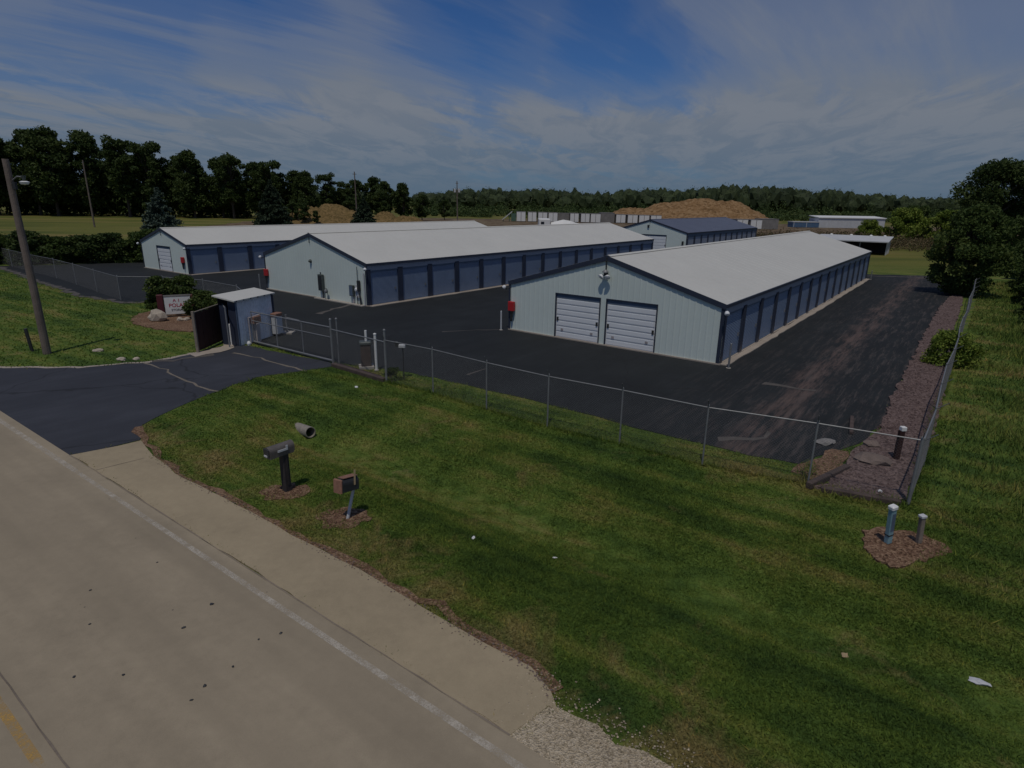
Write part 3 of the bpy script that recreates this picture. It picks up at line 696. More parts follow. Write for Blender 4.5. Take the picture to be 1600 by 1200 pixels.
FR = [(-4.97, 22.72), (-2.94, 21.33), (-.87, 19.62), (1.16, 18.15), (3.26, 16.78), (5.32, 15.33), (7.70, 14.15), (9.62, 13.08)]
fence('chain link fence along the front lawn, from the gate to the stone bed', FR, 1.70, (-.06, -.10), big=(7,))
dv = np.array([.612, .791]); c0 = np.array([9.66, 13.10]); RF = [(9.66, 13.10)]
for i in range(1, 16): q = c0+dv*i*3.0; RF.append((float(q[0]+.04*math.sin(i*1.7)), float(q[1]-.03*math.sin(i*1.7))))
fence('chain link fence running back along the right side stone bed', RF, 1.66, (.22, -.14))
fence('chain link fence beyond the left lawn, from the hedge to the sign', [(-56, 65.4), (-50, 60.4), (-44.5, 55.9), (-39.5, 52.1), (-35.2, 48.4), (-31, 44.6), (-27.0, 41.06), (-24.0, 41.2), (-20.6, 39.9), (-17.2, 37.3), (-14.9, 33.6), (-13.6, 31.75)], 1.66)
# short fence panel with the gate operator behind it
T = thing('fence_panel', 'tall two-post fence panel right of the driveway gate', 'fence')
for x, y, hh in ((-7.73, 24.99, 2.02), (-4.97, 22.74, 2.07), (-7.55, 25.25, 2.0)):
    MB().tube((x, y, 0), (x, y, hh), .045 if hh > 2.01 else .03).lathe([(0, .055), (.04, .05), (.07, .01)], (x, y, hh)).build('post', 'galv', T)
MB().tube((-7.73, 24.99, 1.62), (-4.97, 22.74, 1.62), .024).build('top_rail', 'galv', T)
obj('chain_link_mesh', wire_mesh([((-7.73, 24.99), (-4.97, 22.74))], 1.56), 'wire', T, kind='stuff')
T = thing('timber_edging', 'red brown timber edging below the tall fence panel', 'edging', (-6.4, 23.85, 0), math.atan2(-2.27, 2.76))
MB().cbox(-1.72, 1.75, -.10, .10, -.02, .16, .02).build('sleeper', 'timber', T); MB().cbox(-1.6, 1.2, .12, .30, -.02, .10, .02).build('sleeper', 'brown', T)
# sliding gate
ga, gb = np.array((-12.75, 28.85)), np.array((-7.86, 25.38))
T = thing('sliding_gate', 'wide chain link gate closing the driveway, beside the shed', 'gate')
for z_, r1 in ((1.62, .028), (1.18, .022), (.14, .045)): MB().tube((*ga, z_), (*gb, z_), r1).build('rail', 'galv', T)
for k in (0, .33, .66, 1.0):
    q = ga+(gb-ga)*k; MB().tube((*q, .10), (*q, 1.64), .025).build('upright', 'galv', T)
obj('chain_link_mesh', wire_mesh([(tuple(ga), tuple(gb))], 1.45, .15), 'wire', T, kind='stuff')
for k in (.04, .5): q = ga+(gb-ga)*k; MB().lathe([(-.03, .07), (.03, .07)], (*q, .09), (.58, .81, 0)).build('wheel', 'dark', T)
T = thing('gate_operator', 'dark gate motor cabinet with white posts behind the fence panel', 'gate motor', (-6.25, 24.75, .02), .3)
MB().cbox(-.20, .22, -.20, .2, .10, 1.05, .03).build('cabinet', 'timber', T); MB().cbox(-.23, .25, -.23, .23, 1.05, 1.16, .03).build('lid', 'meter', T); MB().box(-.3, .32, -.3, .3, -.02, .10).build('base', 'concrete', T)
MB().tube((.05, .0, 1.1), (.05, 0, 1.62), .05).build('white_post', 'white', T)
T = thing('white_pipe', 'white plastic pipe post standing right of the gate motor', 'post', (-5.72, 24.35, .02)); MB().tube((0, 0, 0), (0, 0, 1.55), .055).lathe([(0, .065), (.05, .065), (.07, .02)], (0, 0, 1.53)).build('pipe', 'white', T); MB().lathe([(0, .1), (.04, .09)]).build('footing', 'concrete', T)
T = thing('keypad_post', 'thin post with pale keypad right of the tall fence post', 'keypad', (-4.35, 23.15, .0)); MB().tube((0, 0, 0), (0, 0, 1.36), .025).build('post', 'dark', T); MB().cbox(-.16, .10, -.08, .08, 1.32, 1.44, .02).build('keypad', 'offwhite', T); MB().cbox(-.3, -.16, -.06, .06, 1.36, 1.56, .02).build('hood', 'dark', T)
T = thing('guide_post', 'short steel gate guide on a concrete base inside the gate', 'gate guide', (-12.05, 31.4, .02)); MB().tube((0, 0, 0), (0, 0, 1.0), .05).tube((.0, .0, .85), (.9, -.55, .8), .03).build('post', 'galv', T); MB().box(-.35, .35, -.3, .3, -.02, .08).build('base', 'concrete', T)

# ------------------------------------------------------------------ shed, brown screen, gate hardware
T = thing('gate_shed', 'small blue ribbed shed with white lean-to roof beside the gate', 'shed', (-13.24, 28.35, .02), -.284)
# local: x=0 visible wall facing +x ; y 0..2.65 ; body to -x 1.25
wS, dS = 2.65, 1.0; hf, hb = 2.16, 2.30
ribbed(MB(), 0, wS, lambda u: hf, [], lambda u, o, z: (o, u, z), z0=0, pitch=.19, ro=.022, phase=.1).build('wall', 'shed_blue', T)
ribbed(MB(), -dS, 0, lambda u: hf+(hb-hf)*(-u/dS), [], lambda u, o, z: (u, wS+o, z), z0=0).build('wall', 'trim', T)
MB().add([(-.0, .0, 0), (-.45, 0, 0), (-.45, 0, hf), (0, 0, hf)], [(0, 1, 2, 3)]).build('wall', 'trim', T)
MB().add([(-dS, .0, 0), (-dS, wS, 0), (-dS, wS, hb), (-dS, 0, hb)], [(0, 1, 2, 3)]).build('wall', 'trim', T)
mb = MB(); mb.add([(.14, -.22, hf+.0), (.14, wS+.12, hf), (-dS-.1, wS+.12, hb+.06), (-dS-.1, -.22, hb+.06), (.14, -.22, hf+.06), (.14, wS+.12, hf+.06), (-dS-.1, wS+.12, hb+.12), (-dS-.1, -.22, hb+.12)], [(0, 3, 2, 1), (4, 5, 6, 7), (0, 1, 5, 4), (1, 2, 6, 5), (2, 3, 7, 6), (3, 0, 4, 7)])
rf = mb.build('roof', 'roof', T)
for k in range(6): MB().box(.142, .16, -.1+k*.5, -.02+k*.5, hf+.005, hf+.055).build('fascia_clip', 'trim', rf)
MB().box(.0235, .06, wS-.07, wS+.05, 0, hf).build('corner_trim', 'trim', T); MB().box(.0235, .05, -.04, .05, 0, hf).build('corner_trim', 'trim_mid', T)
MB().box(-.9, -.5, -.05, -.02, 0, 1.95).build('door', 'trim', T)
# things stood against the shed wall
T = thing('water_cooler', 'white and tan utility box against the shed wall corner', 'utility box', (-12.42, 30.75, .02), -.284); MB().cbox(0, .32, -.25, .25, .15, 1.05, .03).build('cabinet', 'offwhite', T); MB().cbox(-.02, .34, -.27, .27, 1.05, 1.22, .03).build('lid', 'copper', T); MB().box(.03, .28, -.2, .2, 0, .15).build('stand', 'dark', T)
T = thing('gate_hardware', 'pinkish pale gate bracket and pipes against the blue shed', 'gate hardware', (-12.85, 29.35, .02), -.284)
MB().cbox(0, .22, -.12, .12, 0, .95, .02).build('bracket', 'lav', T); MB().tube((.1, -.5, 0), (.1, -.5, 1.3), .035).tube((.1, -.5, 1.28), (.1, .5, 1.34), .035).build('pipe', 'lav', T); MB().cbox(.0, .2, -.28, .30, .95, 1.3, .03).build('head', 'copper', T); MB().lathe([(0, .08), (.1, .1), (.2, .05)], (.22, -.8, 0)).build('knob', 'white', T)
T = thing('board_screen', 'dark brown board screen on grey posts left of the shed', 'screen', (-14.55, 26.97, .02), -.02)
nb = 14
for k in range(nb):
    y0 = k*2.85/nb; MB().box(-.02+.006*(k % 2), .02+.006*(k % 2), y0+.005, y0+2.85/nb-.005, .06, 1.80+.02*math.sin(k*1.9)+.015*k/nb).build('board', 'brown', T)
for yy in (-.05, 2.9): MB().cbox(-.06, .06, yy-.05, yy+.05, -.02, 1.92, .01).build('post', 'wood', T)
MB().box(-.035, .035, .0, 2.85, 1.84, 1.875).build('cap_rail', 'wood', T); MB().box(-.065, -.025, .0, 2.85, .4, .5).build('back_rail', 'wood', T)
T = thing('door_post', 'white pipe bollard in front of the shed doorway', 'bollard', (-13.72, 28.55, .02)); MB().lathe([(0, .085), (1.0, .085), (1.05, .06)]).build('pipe', 'white', T); MB().lathe([(0, .13), (.03, .12)]).build('footing', 'concrete', T)
T = thing('door_post', 'grey steel frame post beside the shed doorway', 'post', (-13.55, 27.95, .02)); MB().tube((0, 0, 0), (0, 0, 1.95), .035).tube((0, 0, 1.92), (-.95, 1.6, 1.95), .03).build('pipe', 'galv', T); MB().lathe([(0, .08), (.03, .07)]).build('foot', 'concrete', T)

# ------------------------------------------------------------------ sign, bed, rock
sheet('sign_bed', ragged([(-22.1, 34.2), (-22.9, 36.2), (-22.6, 37.8), (-20.1, 37.6), (-18, 36.2), (-16.6, 34.2), (-16.4, 32.4), (-17.2, 31.3), (-19.3, 31.8), (-21.1, 33.0)], .3, .07, 21), .05, 'mulch', thick=.06)
T = thing('business_sign', 'white sign with red lettering between maroon posts, in the mulch bed', 'sign', (-20.05, 35.45, .04), R(28))
MB().cbox(-.62, .78, -.05, .05, .18, 1.20, .015).build('board', 'white', T)
MB().box(-.66, .82, -.06, .06, 1.205, 1.30).build('cap', 'greyshed', T)
MB().cbox(-.98, -.64, -.12, .12, 0, 1.36, .03).build('side_post', 'signred', T); MB().cbox(.80, .98, -.12, .12, 0, 1.30, .03).build('side_post', 'signred', T)
def text(parent, s, x, z, size, mat, y=-.054):
    cu = bpy.data.curves.new('lettering', 'FONT'); cu.body = s; cu.size = size; cu.align_x = 'CENTER'; cu.extrude = .002; cu.offset = size*.012
    t = bpy.data.objects.new('lettering_tmp', cu); COL.objects.link(t); bpy.context.view_layer.update()
    me = bpy.data.meshes.new_from_object(t.evaluated_get(bpy.context.evaluated_depsgraph_get())); bpy.data.objects.remove(t)
    return obj('lettering', me, mat, parent, loc=(x, y, z), rot=(R(90), 0, 0))
text(T, 'A 1', .02, .90, .26, 'lettering'); text(T, 'POLAR', .06, .60, .30, 'lettering'); text(T, 'STORAGE', .10, .36, .18, 'lettering_dark')
def rockmesh(sx, sy, sz, seed, sub=2, amp=.22):
    bm = bmesh.new(); bmesh.ops.create_icosphere(bm, subdivisions=sub, radius=1.0); rg = np.random.default_rng(seed); ph = rg.uniform(0, 6, 9)
    for v in bm.verts:
        c = v.co; k = 1+amp*(math.sin(c.x*2.3+ph[0])*math.cos(c.y*2.1+ph[1])+.5*math.sin(c.z*4+c.x*3+ph[2])+.35*math.sin(c.y*6+ph[3]))
        v.co = Vector((c.x*k*sx, c.y*k*sy, max(c.z*k, -.35)*sz))
    me = bpy.data.meshes.new('rock'); bm.to_mesh(me); bm.free(); return me
def rock(x, y, z, s, label, seed, mat='stone', name='rock', rz=0, cat='rock'):
    return obj(name, rockmesh(*s, seed), mat, None, label, cat, None, None, (x, y, z), (0, 0, rz))
rock(-20.5, 34.15, .25, (.55, .42, .46), 'pale boulder left of the sign in the mulch bed', 3)
rock(-19.25, 34.25, .10, (.22, .16, .13), 'small pale stone below the sign board, left one', 4)
rock(-18.95, 34.35, .10, (.2, .16, .12), 'small pale stone below the sign board, right one', 5)
rock(-19.2, 26.95, .03, (.24, .15, .10), 'pale stone on the left lawn near the utility pole', 6)
rock(-17.1, 25.35, .05, (.22, .13, .1), 'larger pale stone on the driveway edge', 8)
rock(-16.55, 25.5, .04, (.16, .1, .08), 'smaller pale stone on the driveway edge', 9)
rock(10.15, 15.55, .12, (.42, .36, .16), 'flat brown boulder in the stone bed near the fence corner', 10, 'boulder')
rock(10.8, 16.75, .10, (.28, .2, .1), 'small brown boulder farther back in the stone bed', 12, 'boulder')
rock(9.55, 17.0, .05, (.3, .22, .1), 'grey broken lump on the asphalt by the stone bed', 13, 'greyshed')
rock(9.25, 13.62, .10, (.05, .045, .04), 'white pebble in the near corner of the stone bed', 14, 'white')
rock(-5.95, 21.9, .03, (.07, .06, .05), 'white pebble on the grass below the timber edging', 15, 'white')
# litter
def litter(x, y, s, label, seed, mat='white'):
    me = rockmesh(s, s*.6, s*.28, seed, 2, .45); obj('litter', me, mat, None, label, 'litter', None, None, (x, y, float(gz(x, y))+.03), (0, 0, seed))
litter(7.36, 7.66, .11, 'crumpled white paper on the grass at lower right', 31, 'offwhite')
litter(5.57, 8.2, .07, 'tan scrap on the grass at lower right', 32, 'yellowish')
litter(-.78, 11.4, .055, 'white scrap on the lawn, left of two', 33); litter(.95, 10.9, .045, 'small white scrap on the lawn, right of two', 34)
for i, (x, y, s) in enumerate([(-5.23, 8.97, .035), (-5.4, 8.35, .032), (-4.44, 7.11, .03), (-4.5, 6.85, .022), (-7.0, 8.4, .02), (-6.45, 7.25, .024), (-5.75, 7.3, .022), (-3.75, 8.25, .028), (-4.05, 8.1, .02), (-4.2, 7.5, .022), (-7.6, 9.3, .024), (-6.9, 10.2, .018)]):
    obj('tar_lump', rockmesh(s*1.2, s, s*.5, 50+i, 1), 'dark', None, 'dark tar lump on the concrete, %s from the top of the scatter' % ORD[i], 'lump', 'tar lumps on the road', None, (x, y, .034), (0, 0, i))

# ------------------------------------------------------------------ corner bed timbers, stakes
def timber(a, b, label, z=.0, hh=.17, wd=.16):
    a, b = np.array(a), np.array(b); d = b-a; ln = float(np.linalg.norm(d))
    return MB().cbox(0, ln, -wd/2, wd/2, 0, hh, .02).build('timber', 'timber', None, label=label, cat='timber', loc=(float(a[0]), float(a[1]), z), rot=(0, 0, math.atan2(d[1], d[0])))
timber((7.60, 13.92), (9.2, 15.08), 'dark sleeper on the left edge of the corner stone bed')
timber((7.85, 13.80), (9.45, 13.10), 'sleeper along the front edge of the corner stone bed', hh=.13)
timber((10.72, 17.7), (11.55, 19.2), 'fallen board lying in the stone bed beside the lot', .05, .09, .12)
T = thing('stake', 'dark stake with white top standing in the stone bed', 'stake', (10.95, 15.75, .05)); MB().cbox(-.07, .07, -.06, .06, 0, .88, .01).build('shaft', 'brown', T); MB().cbox(-.05, .09, -.07, .07, .88, .99, .01).build('cap', 'white', T)
MB().cbox(-.06, .06, -.05, .05, -.05, 1.08, .01).build('stake', 'dark', None, label='short dark stake on the left lawn beside the utility pole', cat='stake', loc=(-22.1, 26.75, 0), rot=(R(2), R(-3), .3))

# ------------------------------------------------------------------ utility markers at the lower right
sheet('marker_bed', ragged([(7.66, 11.55), (7.85, 11.9), (8.25, 12.02), (8.7, 11.9), (9.15, 11.72), (9.34, 11.2), (8.9, 10.9), (8.5, 10.68), (7.95, 10.5), (7.62, 10.45), (7.5, 10.85), (7.5, 11.2)], .12, .05, 22), .012, 'mulch', thick=.05)
T = thing('utility_pedestal', 'tall teal utility pedestal with white cap in the right mulch patch', 'pedestal', (8.11, 11.36, .03), .35); T.rotation_euler = (R(2), R(-7.5), .35)
MB().cbox(-.065, .065, -.055, .055, 0, .84, .015).build('casing', 'teal', T); MB().cbox(-.08, .08, -.07, .07, .84, .92, .02).build('cap', 'white', T); MB().box(-.07, .07, -.06, .06, .19, .215).build('band', 'dark', T); MB().box(-.05, .05, -.0585, -.0555, .30, .74).build('label_plate', 'trim_mid', T)
T = thing('marker_post', 'short grey wooden marker post with pale cap beside the teal pedestal', 'post', (8.78, 11.37, .03), .2); T.rotation_euler = (R(1), R(-6), .2)
MB().cbox(-.05, .05, -.045, .045, 0, .62, .01).build('shaft', 'wood', T); MB().cbox(-.065, .065, -.06, .06, .62, .67, .01).build('cap', 'offwhite', T)

# ------------------------------------------------------------------ mailboxes, culvert
sheet('mailbox_bed', ragged([(-6.15, 13.2), (-6.0, 13.6), (-5.6, 13.8), (-5.05, 13.6), (-4.95, 13.2), (-5.3, 12.9), (-5.7, 12.85)], .12, .07, 23), .012, 'mulch', thick=.04)
sheet('mailbox_bed', ragged([(-4.4, 12.05), (-4.2, 12.45), (-3.8, 12.6), (-3.3, 12.4), (-3.12, 12.1), (-3.4, 11.7), (-3.95, 11.6)], .12, .07, 24), .012, 'mulch', thick=.04)
def mailbox_shell(ln, w, h, n=10):
    """box with rounded top along x 0..ln, open at neither end"""
    prof = [(-w/2, 0), (-w/2, h-w/2)]+[(-w/2*math.cos(math.pi*i/n), h-w/2+w/2*math.sin(math.pi*i/n)) for i in range(1, n)]+[(w/2, h-w/2), (w/2, 0)]
    k = len(prof); mb = MB(); vs = [(0, a, b) for a, b in prof]+[(ln, a, b) for a, b in prof]
    return mb.add(vs, [(i, (i+1) % k, k+(i+1) % k, k+i) for i in range(k)]+[tuple(range(k-1, -1, -1)), tuple(range(k, 2*k))])
ang = math.atan2(-.809, -.588)                        # mailbox faces the road
T = thing('mailbox', 'grey mailbox on a thick dark post by the shoulder', 'mailbox', (-5.50, 13.36, 0), ang)
MB().cbox(-.085, .085, -.085, .085, 0, 1.0, .015).box(-.03, .02, .087, .10, .2, .9).build('post', 'mailpost', T)
MB().box(-.22, .42, -.12, .12, 1.0, 1.04).build('shelf', 'mail', T)
ob = mailbox_shell(.66, .24, .24).build('shell', 'mail', T, loc=(-.24, 0, 1.04)); MB().cbox(.42, .45, -.11, .11, 1.05, 1.25, .01).build('door', 'dark', T); MB().box(.453, .47, -.06, .06, 1.06, 1.10).build('handle', 'offwhite', T); MB().box(-.05, .22, .124, .14, 1.12, 1.17).box(-.05, .0, .124, .14, 1.17, 1.24).build('flag', 'offwhite', T)
MB().box(-.22, .43, -.123, -.121, 1.06, 1.10).build('label_strip', 'offwhite', T)
T = thing('mailbox', 'rusty brown mailbox on a leaning pale pole by the shoulder', 'mailbox', (-3.68, 12.03, 0), 0)
tilt = Matrix.Rotation(R(13), 4, 'Y') @ Matrix.Rotation(R(-12), 4, 'X')
a = Vector((0, 0, -.1)); bt = tilt @ Vector((0, 0, .74))
MB().tube(a, bt, .036, .034, 10).build('pole', 'offwhite', T)
box_rot = (Matrix.Rotation(ang, 4, 'Z')).to_euler()
bx = bt+Vector((.02, .05, -.02))
sh = mailbox_shell(.48, .26, .30).build('shell', 'dark', T, loc=bx, rot=(R(6), R(-8), ang))
MB().cbox(.44, .50, -.135, .135, -.01, .30, .02).build('door', 'copper', sh); MB().box(.0, .40, -.10, .10, .302, .312).build('top_panel', 'copper', sh); MB().box(.1, .14, .132, .145, .12, .46).build('flag', 'yellowish', sh)
T = thing('culvert_pipe', 'pale corrugated culvert pipe sticking out of the ditch bank', 'pipe', (0, 0, 0))
ca, cb_ = Vector((-7.95, 19.10, -.36)), Vector((-6.30, 17.55, -.12)); dcv = (cb_-ca).normalized(); ln = (cb_-ca).length
prof = []; k = int(ln/.045)
for i in range(k+1): prof.append((ln*i/k, .172+.010*(i % 2)))
prof += [(ln, .155), (.25, .15)]
mb = MB(); n = 20; av = dcv.orthogonal().normalized(); bv = dcv.cross(av); vs = []
for h_, r1 in prof:
    for i in range(n): t = 2*math.pi*i/n; vs.append(ca+dcv*h_+av*(math.cos(t)*r1)+bv*(math.sin(t)*r1))
mb.add(vs, [(q*n+i, q*n+(i+1) % n, (q+1)*n+(i+1) % n, (q+1)*n+i) for q in range(len(prof)-1) for i in range(n)]+[tuple(range((len(prof)-1)*n, len(prof)*n))])
mb.build('pipe_wall', 'pipe', T)
MB().lathe([(0, .149), (.01, .149)], ca+dcv*(ln*.55), dcv, 16).build('bore_shade_disc', 'dark', T)  # dark disc across the bore, its colour standing in for the shade inside

# ------------------------------------------------------------------ utility poles
T = thing('utility_pole', 'tall grey wooden pole with a yard lamp on the left lawn', 'pole', (-21.11, 26.35, 0))
MB().path([(0, 0, -.2), (.02, 0, 3), (-.02, .02, 6), (0, 0, 8.3)], [.165, .15, .135, .12], 12).build('shaft', 'pole', T)
o = obj('yard_lamp', None, None, T)
MB().path([(.08, 0, 7.45), (.35, -.02, 7.62), (.55, -.03, 7.60)], [.025, .025, .025], 8).build('arm', 'galv', o)
MB().lathe([(0, .05), (.10, .08), (.18, .10)], (.62, -.03, 7.48)).build('lamp_body', 'meter', o); MB().lathe([(0, .02), (.03, .14), (.12, .19), (.16, .10)], (.62, -.03, 7.28), n=14).build('lamp_globe', 'glass', o); MB().box(.10, .22, -.06, .06, 7.1, 7.4).build('ballast', 'dark', o)
def farpole(x, y, h_, label, arm=0, tank=False):
    T = thing('utility_pole', label, 'pole', (x, y, 0)); MB().tube((0, 0, -.2), (0, 0, h_), .19, .13, 10).build('shaft', 'pole', T)
    if arm: MB().box(-arm, arm, -.06, .06, h_-.7, h_-.55).build('crossarm', 'pole', T)
    if tank:
        for sx in (-.62, .62): MB().lathe([(0, .25), (.05, .34), (.95, .34), (1.05, .12)], (sx, -.1, h_-3.2)).build('transformer', 'offwhite', T)
farpole(-96.5, 142, 14.5, 'grey pole standing in the field before the left wood')
farpole(-43.6, 172, 14.2, 'thin pole between the dark spruces and the scrub', .5)
farpole(-17.0, 185, 12.6, 'distant pole with a pair of pale transformers', .4, True)

# ------------------------------------------------------------------ vegetation generators
def leaves(c, size, rg, tint, flat=.0):
    n = len(c); a = rg.normal(size=(n, 3)); a[:, 2] *= (1-flat); a /= np.linalg.norm(a, axis=1)[:, None]
    b = rg.normal(size=(n, 3)); b -= (b*a).sum(1)[:, None]*a; b /= np.linalg.norm(b, axis=1)[:, None]
    s = size*rg.uniform(.6, 1.35, n)[:, None]
    return np.stack([c-a*s, c+b*s*.55, c+a*s, c-b*s*.55], 1).reshape(-1, 3), tint
def crown(rg, H, Rr, base, nclump, per, leaf, rc=(.24, .42), squash=.75, shape='round'):
    cs = []; ts = []; cl = []
    for k in range(nclump):
        t = rg.uniform(0.02, 1) if k > 2 else .93
        if shape == 'round': prof = math.sin(math.pi*min(1, max(0.04, t))**.85)**.55
        elif shape == 'vase': prof = (.45+.55*math.sin(math.pi*min(.98, t)*.75))*(1 if t < .85 else .75)
        elif shape == 'bush': prof = math.cos(max(0, t-.25)*1.75)**.7 if t > .25 else .96
        ra = Rr*prof*math.sqrt(rg.uniform(.05, 1))*.82; an = rg.uniform(0, 6.283)
        c = np.array([math.cos(an)*ra, math.sin(an)*ra, base+(H-base)*t*.93]); r1 = Rr*rg.uniform(*rc); cl.append((c, r1))
        d = rg.normal(size=(per, 3)); d /= np.linalg.norm(d, axis=1)[:, None]
        q = c+d*(r1*rg.uniform(.15, 1, per)**.5)[:, None]*np.array([1, 1, squash]); q[:, 2] = np.clip(q[:, 2], max(.02, base*.6), H*1.02)
        cs.append(q); ts.append(np.clip(rg.normal(.5, .13)+rg.normal(0, .17, per), 0, 1))
    return np.concatenate(cs), np.concatenate(ts), cl
def tree_meshes(seed, H, Rr, base, nclump, per, leaf, tr=.3, **k):
    rg = np.random.default_rng(seed); c, t, cl = crown(rg, H, Rr, base, nclump, per, leaf, **k)
    v, t = leaves(c, leaf, rg, t); cm = fastmesh('crown', v, 4, t)
    mb = MB(); mid = Vector((rg.normal(0, .2), rg.normal(0, .2), base*1.0)); topp = Vector((rg.normal(0, .5), rg.normal(0, .5), H*.72))
    mb.path([(0, 0, -.3), mid*.5+Vector((0, 0, 0)), mid, (mid+topp)/2, topp], [tr*1.25, tr, tr*.85, tr*.55, tr*.2], 8)
    for cc, r1 in cl[:18]:
        z0 = min(H*.62, max(base*.7, cc[2]*.62)); f_ = min(1, max(0, (z0-base)/(topp.z-base+.01))); s0 = mid.lerp(topp, f_) if z0 > base else Vector((0, 0, z0))
        e = Vector(cc); m_ = s0.lerp(e, .55)+Vector((0, 0, .06*H*.5)); mb.path([s0, m_, e], [tr*.42, tr*.25, tr*.06], 6)
    return mb.mesh('trunk'), cm
def plant(name, label, cat, meshes, mats, x, y, rz=0, sc=1.0, group=None, zs=1.0, z=0.0):
    T = thing(name, label, cat, (x, y, z), rz, group); T.scale = (sc, sc, sc*zs)
    for nm, me_, mt in zip(('trunk', 'crown'), meshes, mats): obj(nm, me_, mt, T)
    return T
# tall wood on the left
TM = [tree_meshes(100+i, 24, 7.6 if i != 3 else 6.4, 3.0 if i != 3 else 6.5, 85 if i != 3 else 50, 120, .46, .42, shape='vase' if i % 2 else 'round', rc=(.17, .34)) for i in range(5)]
wood = [(-184, 222, 1.14), (-176, 212, 1.20), (-167, 219, 1.19), (-157, 214, 1.22), (-148, 218, 1.18), (-141, 226, .92), (-133, 215, 1.10), (-125.5, 217, 1.08), (-118, 222, .92), (-110.5, 215, 1.0), (-103, 220, .95), (-96.5, 214, 1.0), (-90, 219, .9), (-83, 214, .93), (-77, 221, .80), (-71.5, 215, .80), (-65.5, 218, .78), (-61, 224, .66), (-188, 234, 1.0), (-171, 236, 1.05), (-153, 237, 1.0), (-137, 236, .98), (-121.5, 236, .95), (-106.5, 236, .9), (-93.5, 235, .86), (-80, 236, .8)]
WMI = [TM[i] for i in range(5)]
for i, (x, y, s) in enumerate(wood):
    s *= float(np.interp(x, [-135, -105, -62], [1.0, .91, .84]))
    k = [0, 2, 0, 2, 4, 1, 3, 1, 0, 4, 2, 3, 0, 1, 4, 2, 3, 1, 2, 4, 1, 0, 2, 4, 0, 2][i]
    T = plant('deciduous_tree', ('%s tree from the left in the tall dark wood beyond the left field' % ORD[i]) if i < 18 else ('%s tree from the left in the back row of the left wood' % ORD[i-18]), 'tree', TM[k], ('bark', 'leaf' if i % 3 else 'leaf'), x, y, i*2.1, s, 'trees of the left wood')
# dark thicket under and behind the wood, reads as one mass
rg = np.random.default_rng(55); cs = []; ts = []
for k in range(420):
    x = rg.uniform(-225, -58); y = 230+rg.uniform(-9, 30); hh = rg.uniform(5, 13)*(1.35 if x < -120 else 1.15)*(.75 if x > -75 else 1)
    d = rg.normal(size=(60, 3)); d /= np.linalg.norm(d, axis=1)[:, None]; q = np.array([x, y, hh*.5])+d*np.array([2.6, 2.4, hh*.55])*rg.uniform(.3, 1, 60)[:, None]; q[:, 2] = np.maximum(q[:, 2], .1)
    cs.append(q); ts.append(np.clip(rg.normal(.35, .1)+rg.normal(0, .15, 60), 0, 1))
c = np.concatenate(cs); v, t = leaves(c, .85, rg, np.concatenate(ts)); obj('wood_undergrowth', fastmesh('wood_undergrowth', v, 4, t), 'leaf', None, 'dark undergrowth filling the foot of the left wood', 'undergrowth', None, 'stuff')
# smaller trees right of the wood
SM = [tree_meshes(140+i, 13, 4.6, 2.2, 34, 120, .42, .25, rc=(.22, .4)) for i in range(3)]
small = [(-62.5, 250, 1.15, 'leaf'), (-56.5, 255, 1.25, 'leaf'), (-51, 246, 1.05, 'leaf'), (-46, 252, .85, 'leaf'), (-54, 205, .62, 'leaf2'), (-38.5, 215, .95, 'leaf'), (-33, 222, .72, 'leaf'), (-48, 222, .8, 'leaf2'), (-68, 200, .55, 'leaf2'), (-27, 240, .6, 'leaf2'), (-61.5, 182, .46, 'leaf2'), (-65.5, 184, .5, 'leaf2'), (-57.5, 180, .30, 'leaf2')]
for i, (x, y, s, mt) in enumerate(small):
    plant('deciduous_tree', '%s small tree from the left above the grassy sand mound' % ORD[sorted(range(len(small)), key=lambda q: small[q][0]/small[q][1]).index(i)], 'tree', SM[i % 3], ('bark', mt), x, y, i*1.7, s, 'small trees behind the left mound')
# far woods: one mass to the horizon
rg = np.random.default_rng(60); cs = []; ts = []
fx = [-140, -75, -22, 22, 66, 95, 143, 167, 192, 240, 290, 329, 420]; fh = [14, 14.6, 18.0, 18.0, 17.0, 19.6, 20.3, 23.5, 22.3, 20.8, 17.2, 15.8, 16]
bm = bmesh.new(); bmesh.ops.create_icosphere(bm, subdivisions=2, radius=1.0); bm.verts.index_update(); ICO = np.array([[v.co[:] for v in q.verts] for q in bm.faces]).reshape(-1, 3); bm.free()
cores = []; ctint = []
for k in range(520):
    x = rg.uniform(-170, 470); dy = rg.uniform(0, 70); y = 474+dy; hh = np.interp(x*480/y, fx, fh)*rg.uniform(.66, 1.04)*(1+dy*.0009); rr = rg.uniform(4.5, 8.5)
    n_ = 260; d = rg.normal(size=(n_, 3)); d /= np.linalg.norm(d, axis=1)[:, None]
    q = np.array([x, y, hh*.56])+d*np.array([rr, rr, hh*.44])*(1+.18*np.sin(d[:, 0]*5+k)*np.sin(d[:, 2]*6+k*2))[:, None]*rg.uniform(.45, 1, n_)[:, None]**.6; q[:, 2] = np.maximum(q[:, 2], .2)
    wob = 1+.16*np.sin(ICO[:, 0]*4+k)*np.sin(ICO[:, 1]*4+k*1.7)+.14*np.sin(ICO[:, 2]*7+ICO[:, 0]*5+k*.6)
    core = np.array([x, y, hh*.53])+ICO*wob[:, None]*np.array([rr*.84, rr*.84, hh*.40]); core[:, 2] = np.maximum(core[:, 2], .05); cores.append(core); ctint.append(np.clip(rg.normal(.45, .12)+rg.normal(0, .2, len(ICO)//3), 0, 1))
    cs.append(q); ts.append(np.clip(rg.normal(.45, .14)+rg.normal(0, .15, n_), 0, 1))
c = np.concatenate(cs); v, t = leaves(c, .46, rg, np.concatenate(ts)); v = v.reshape(-1, 4, 3)
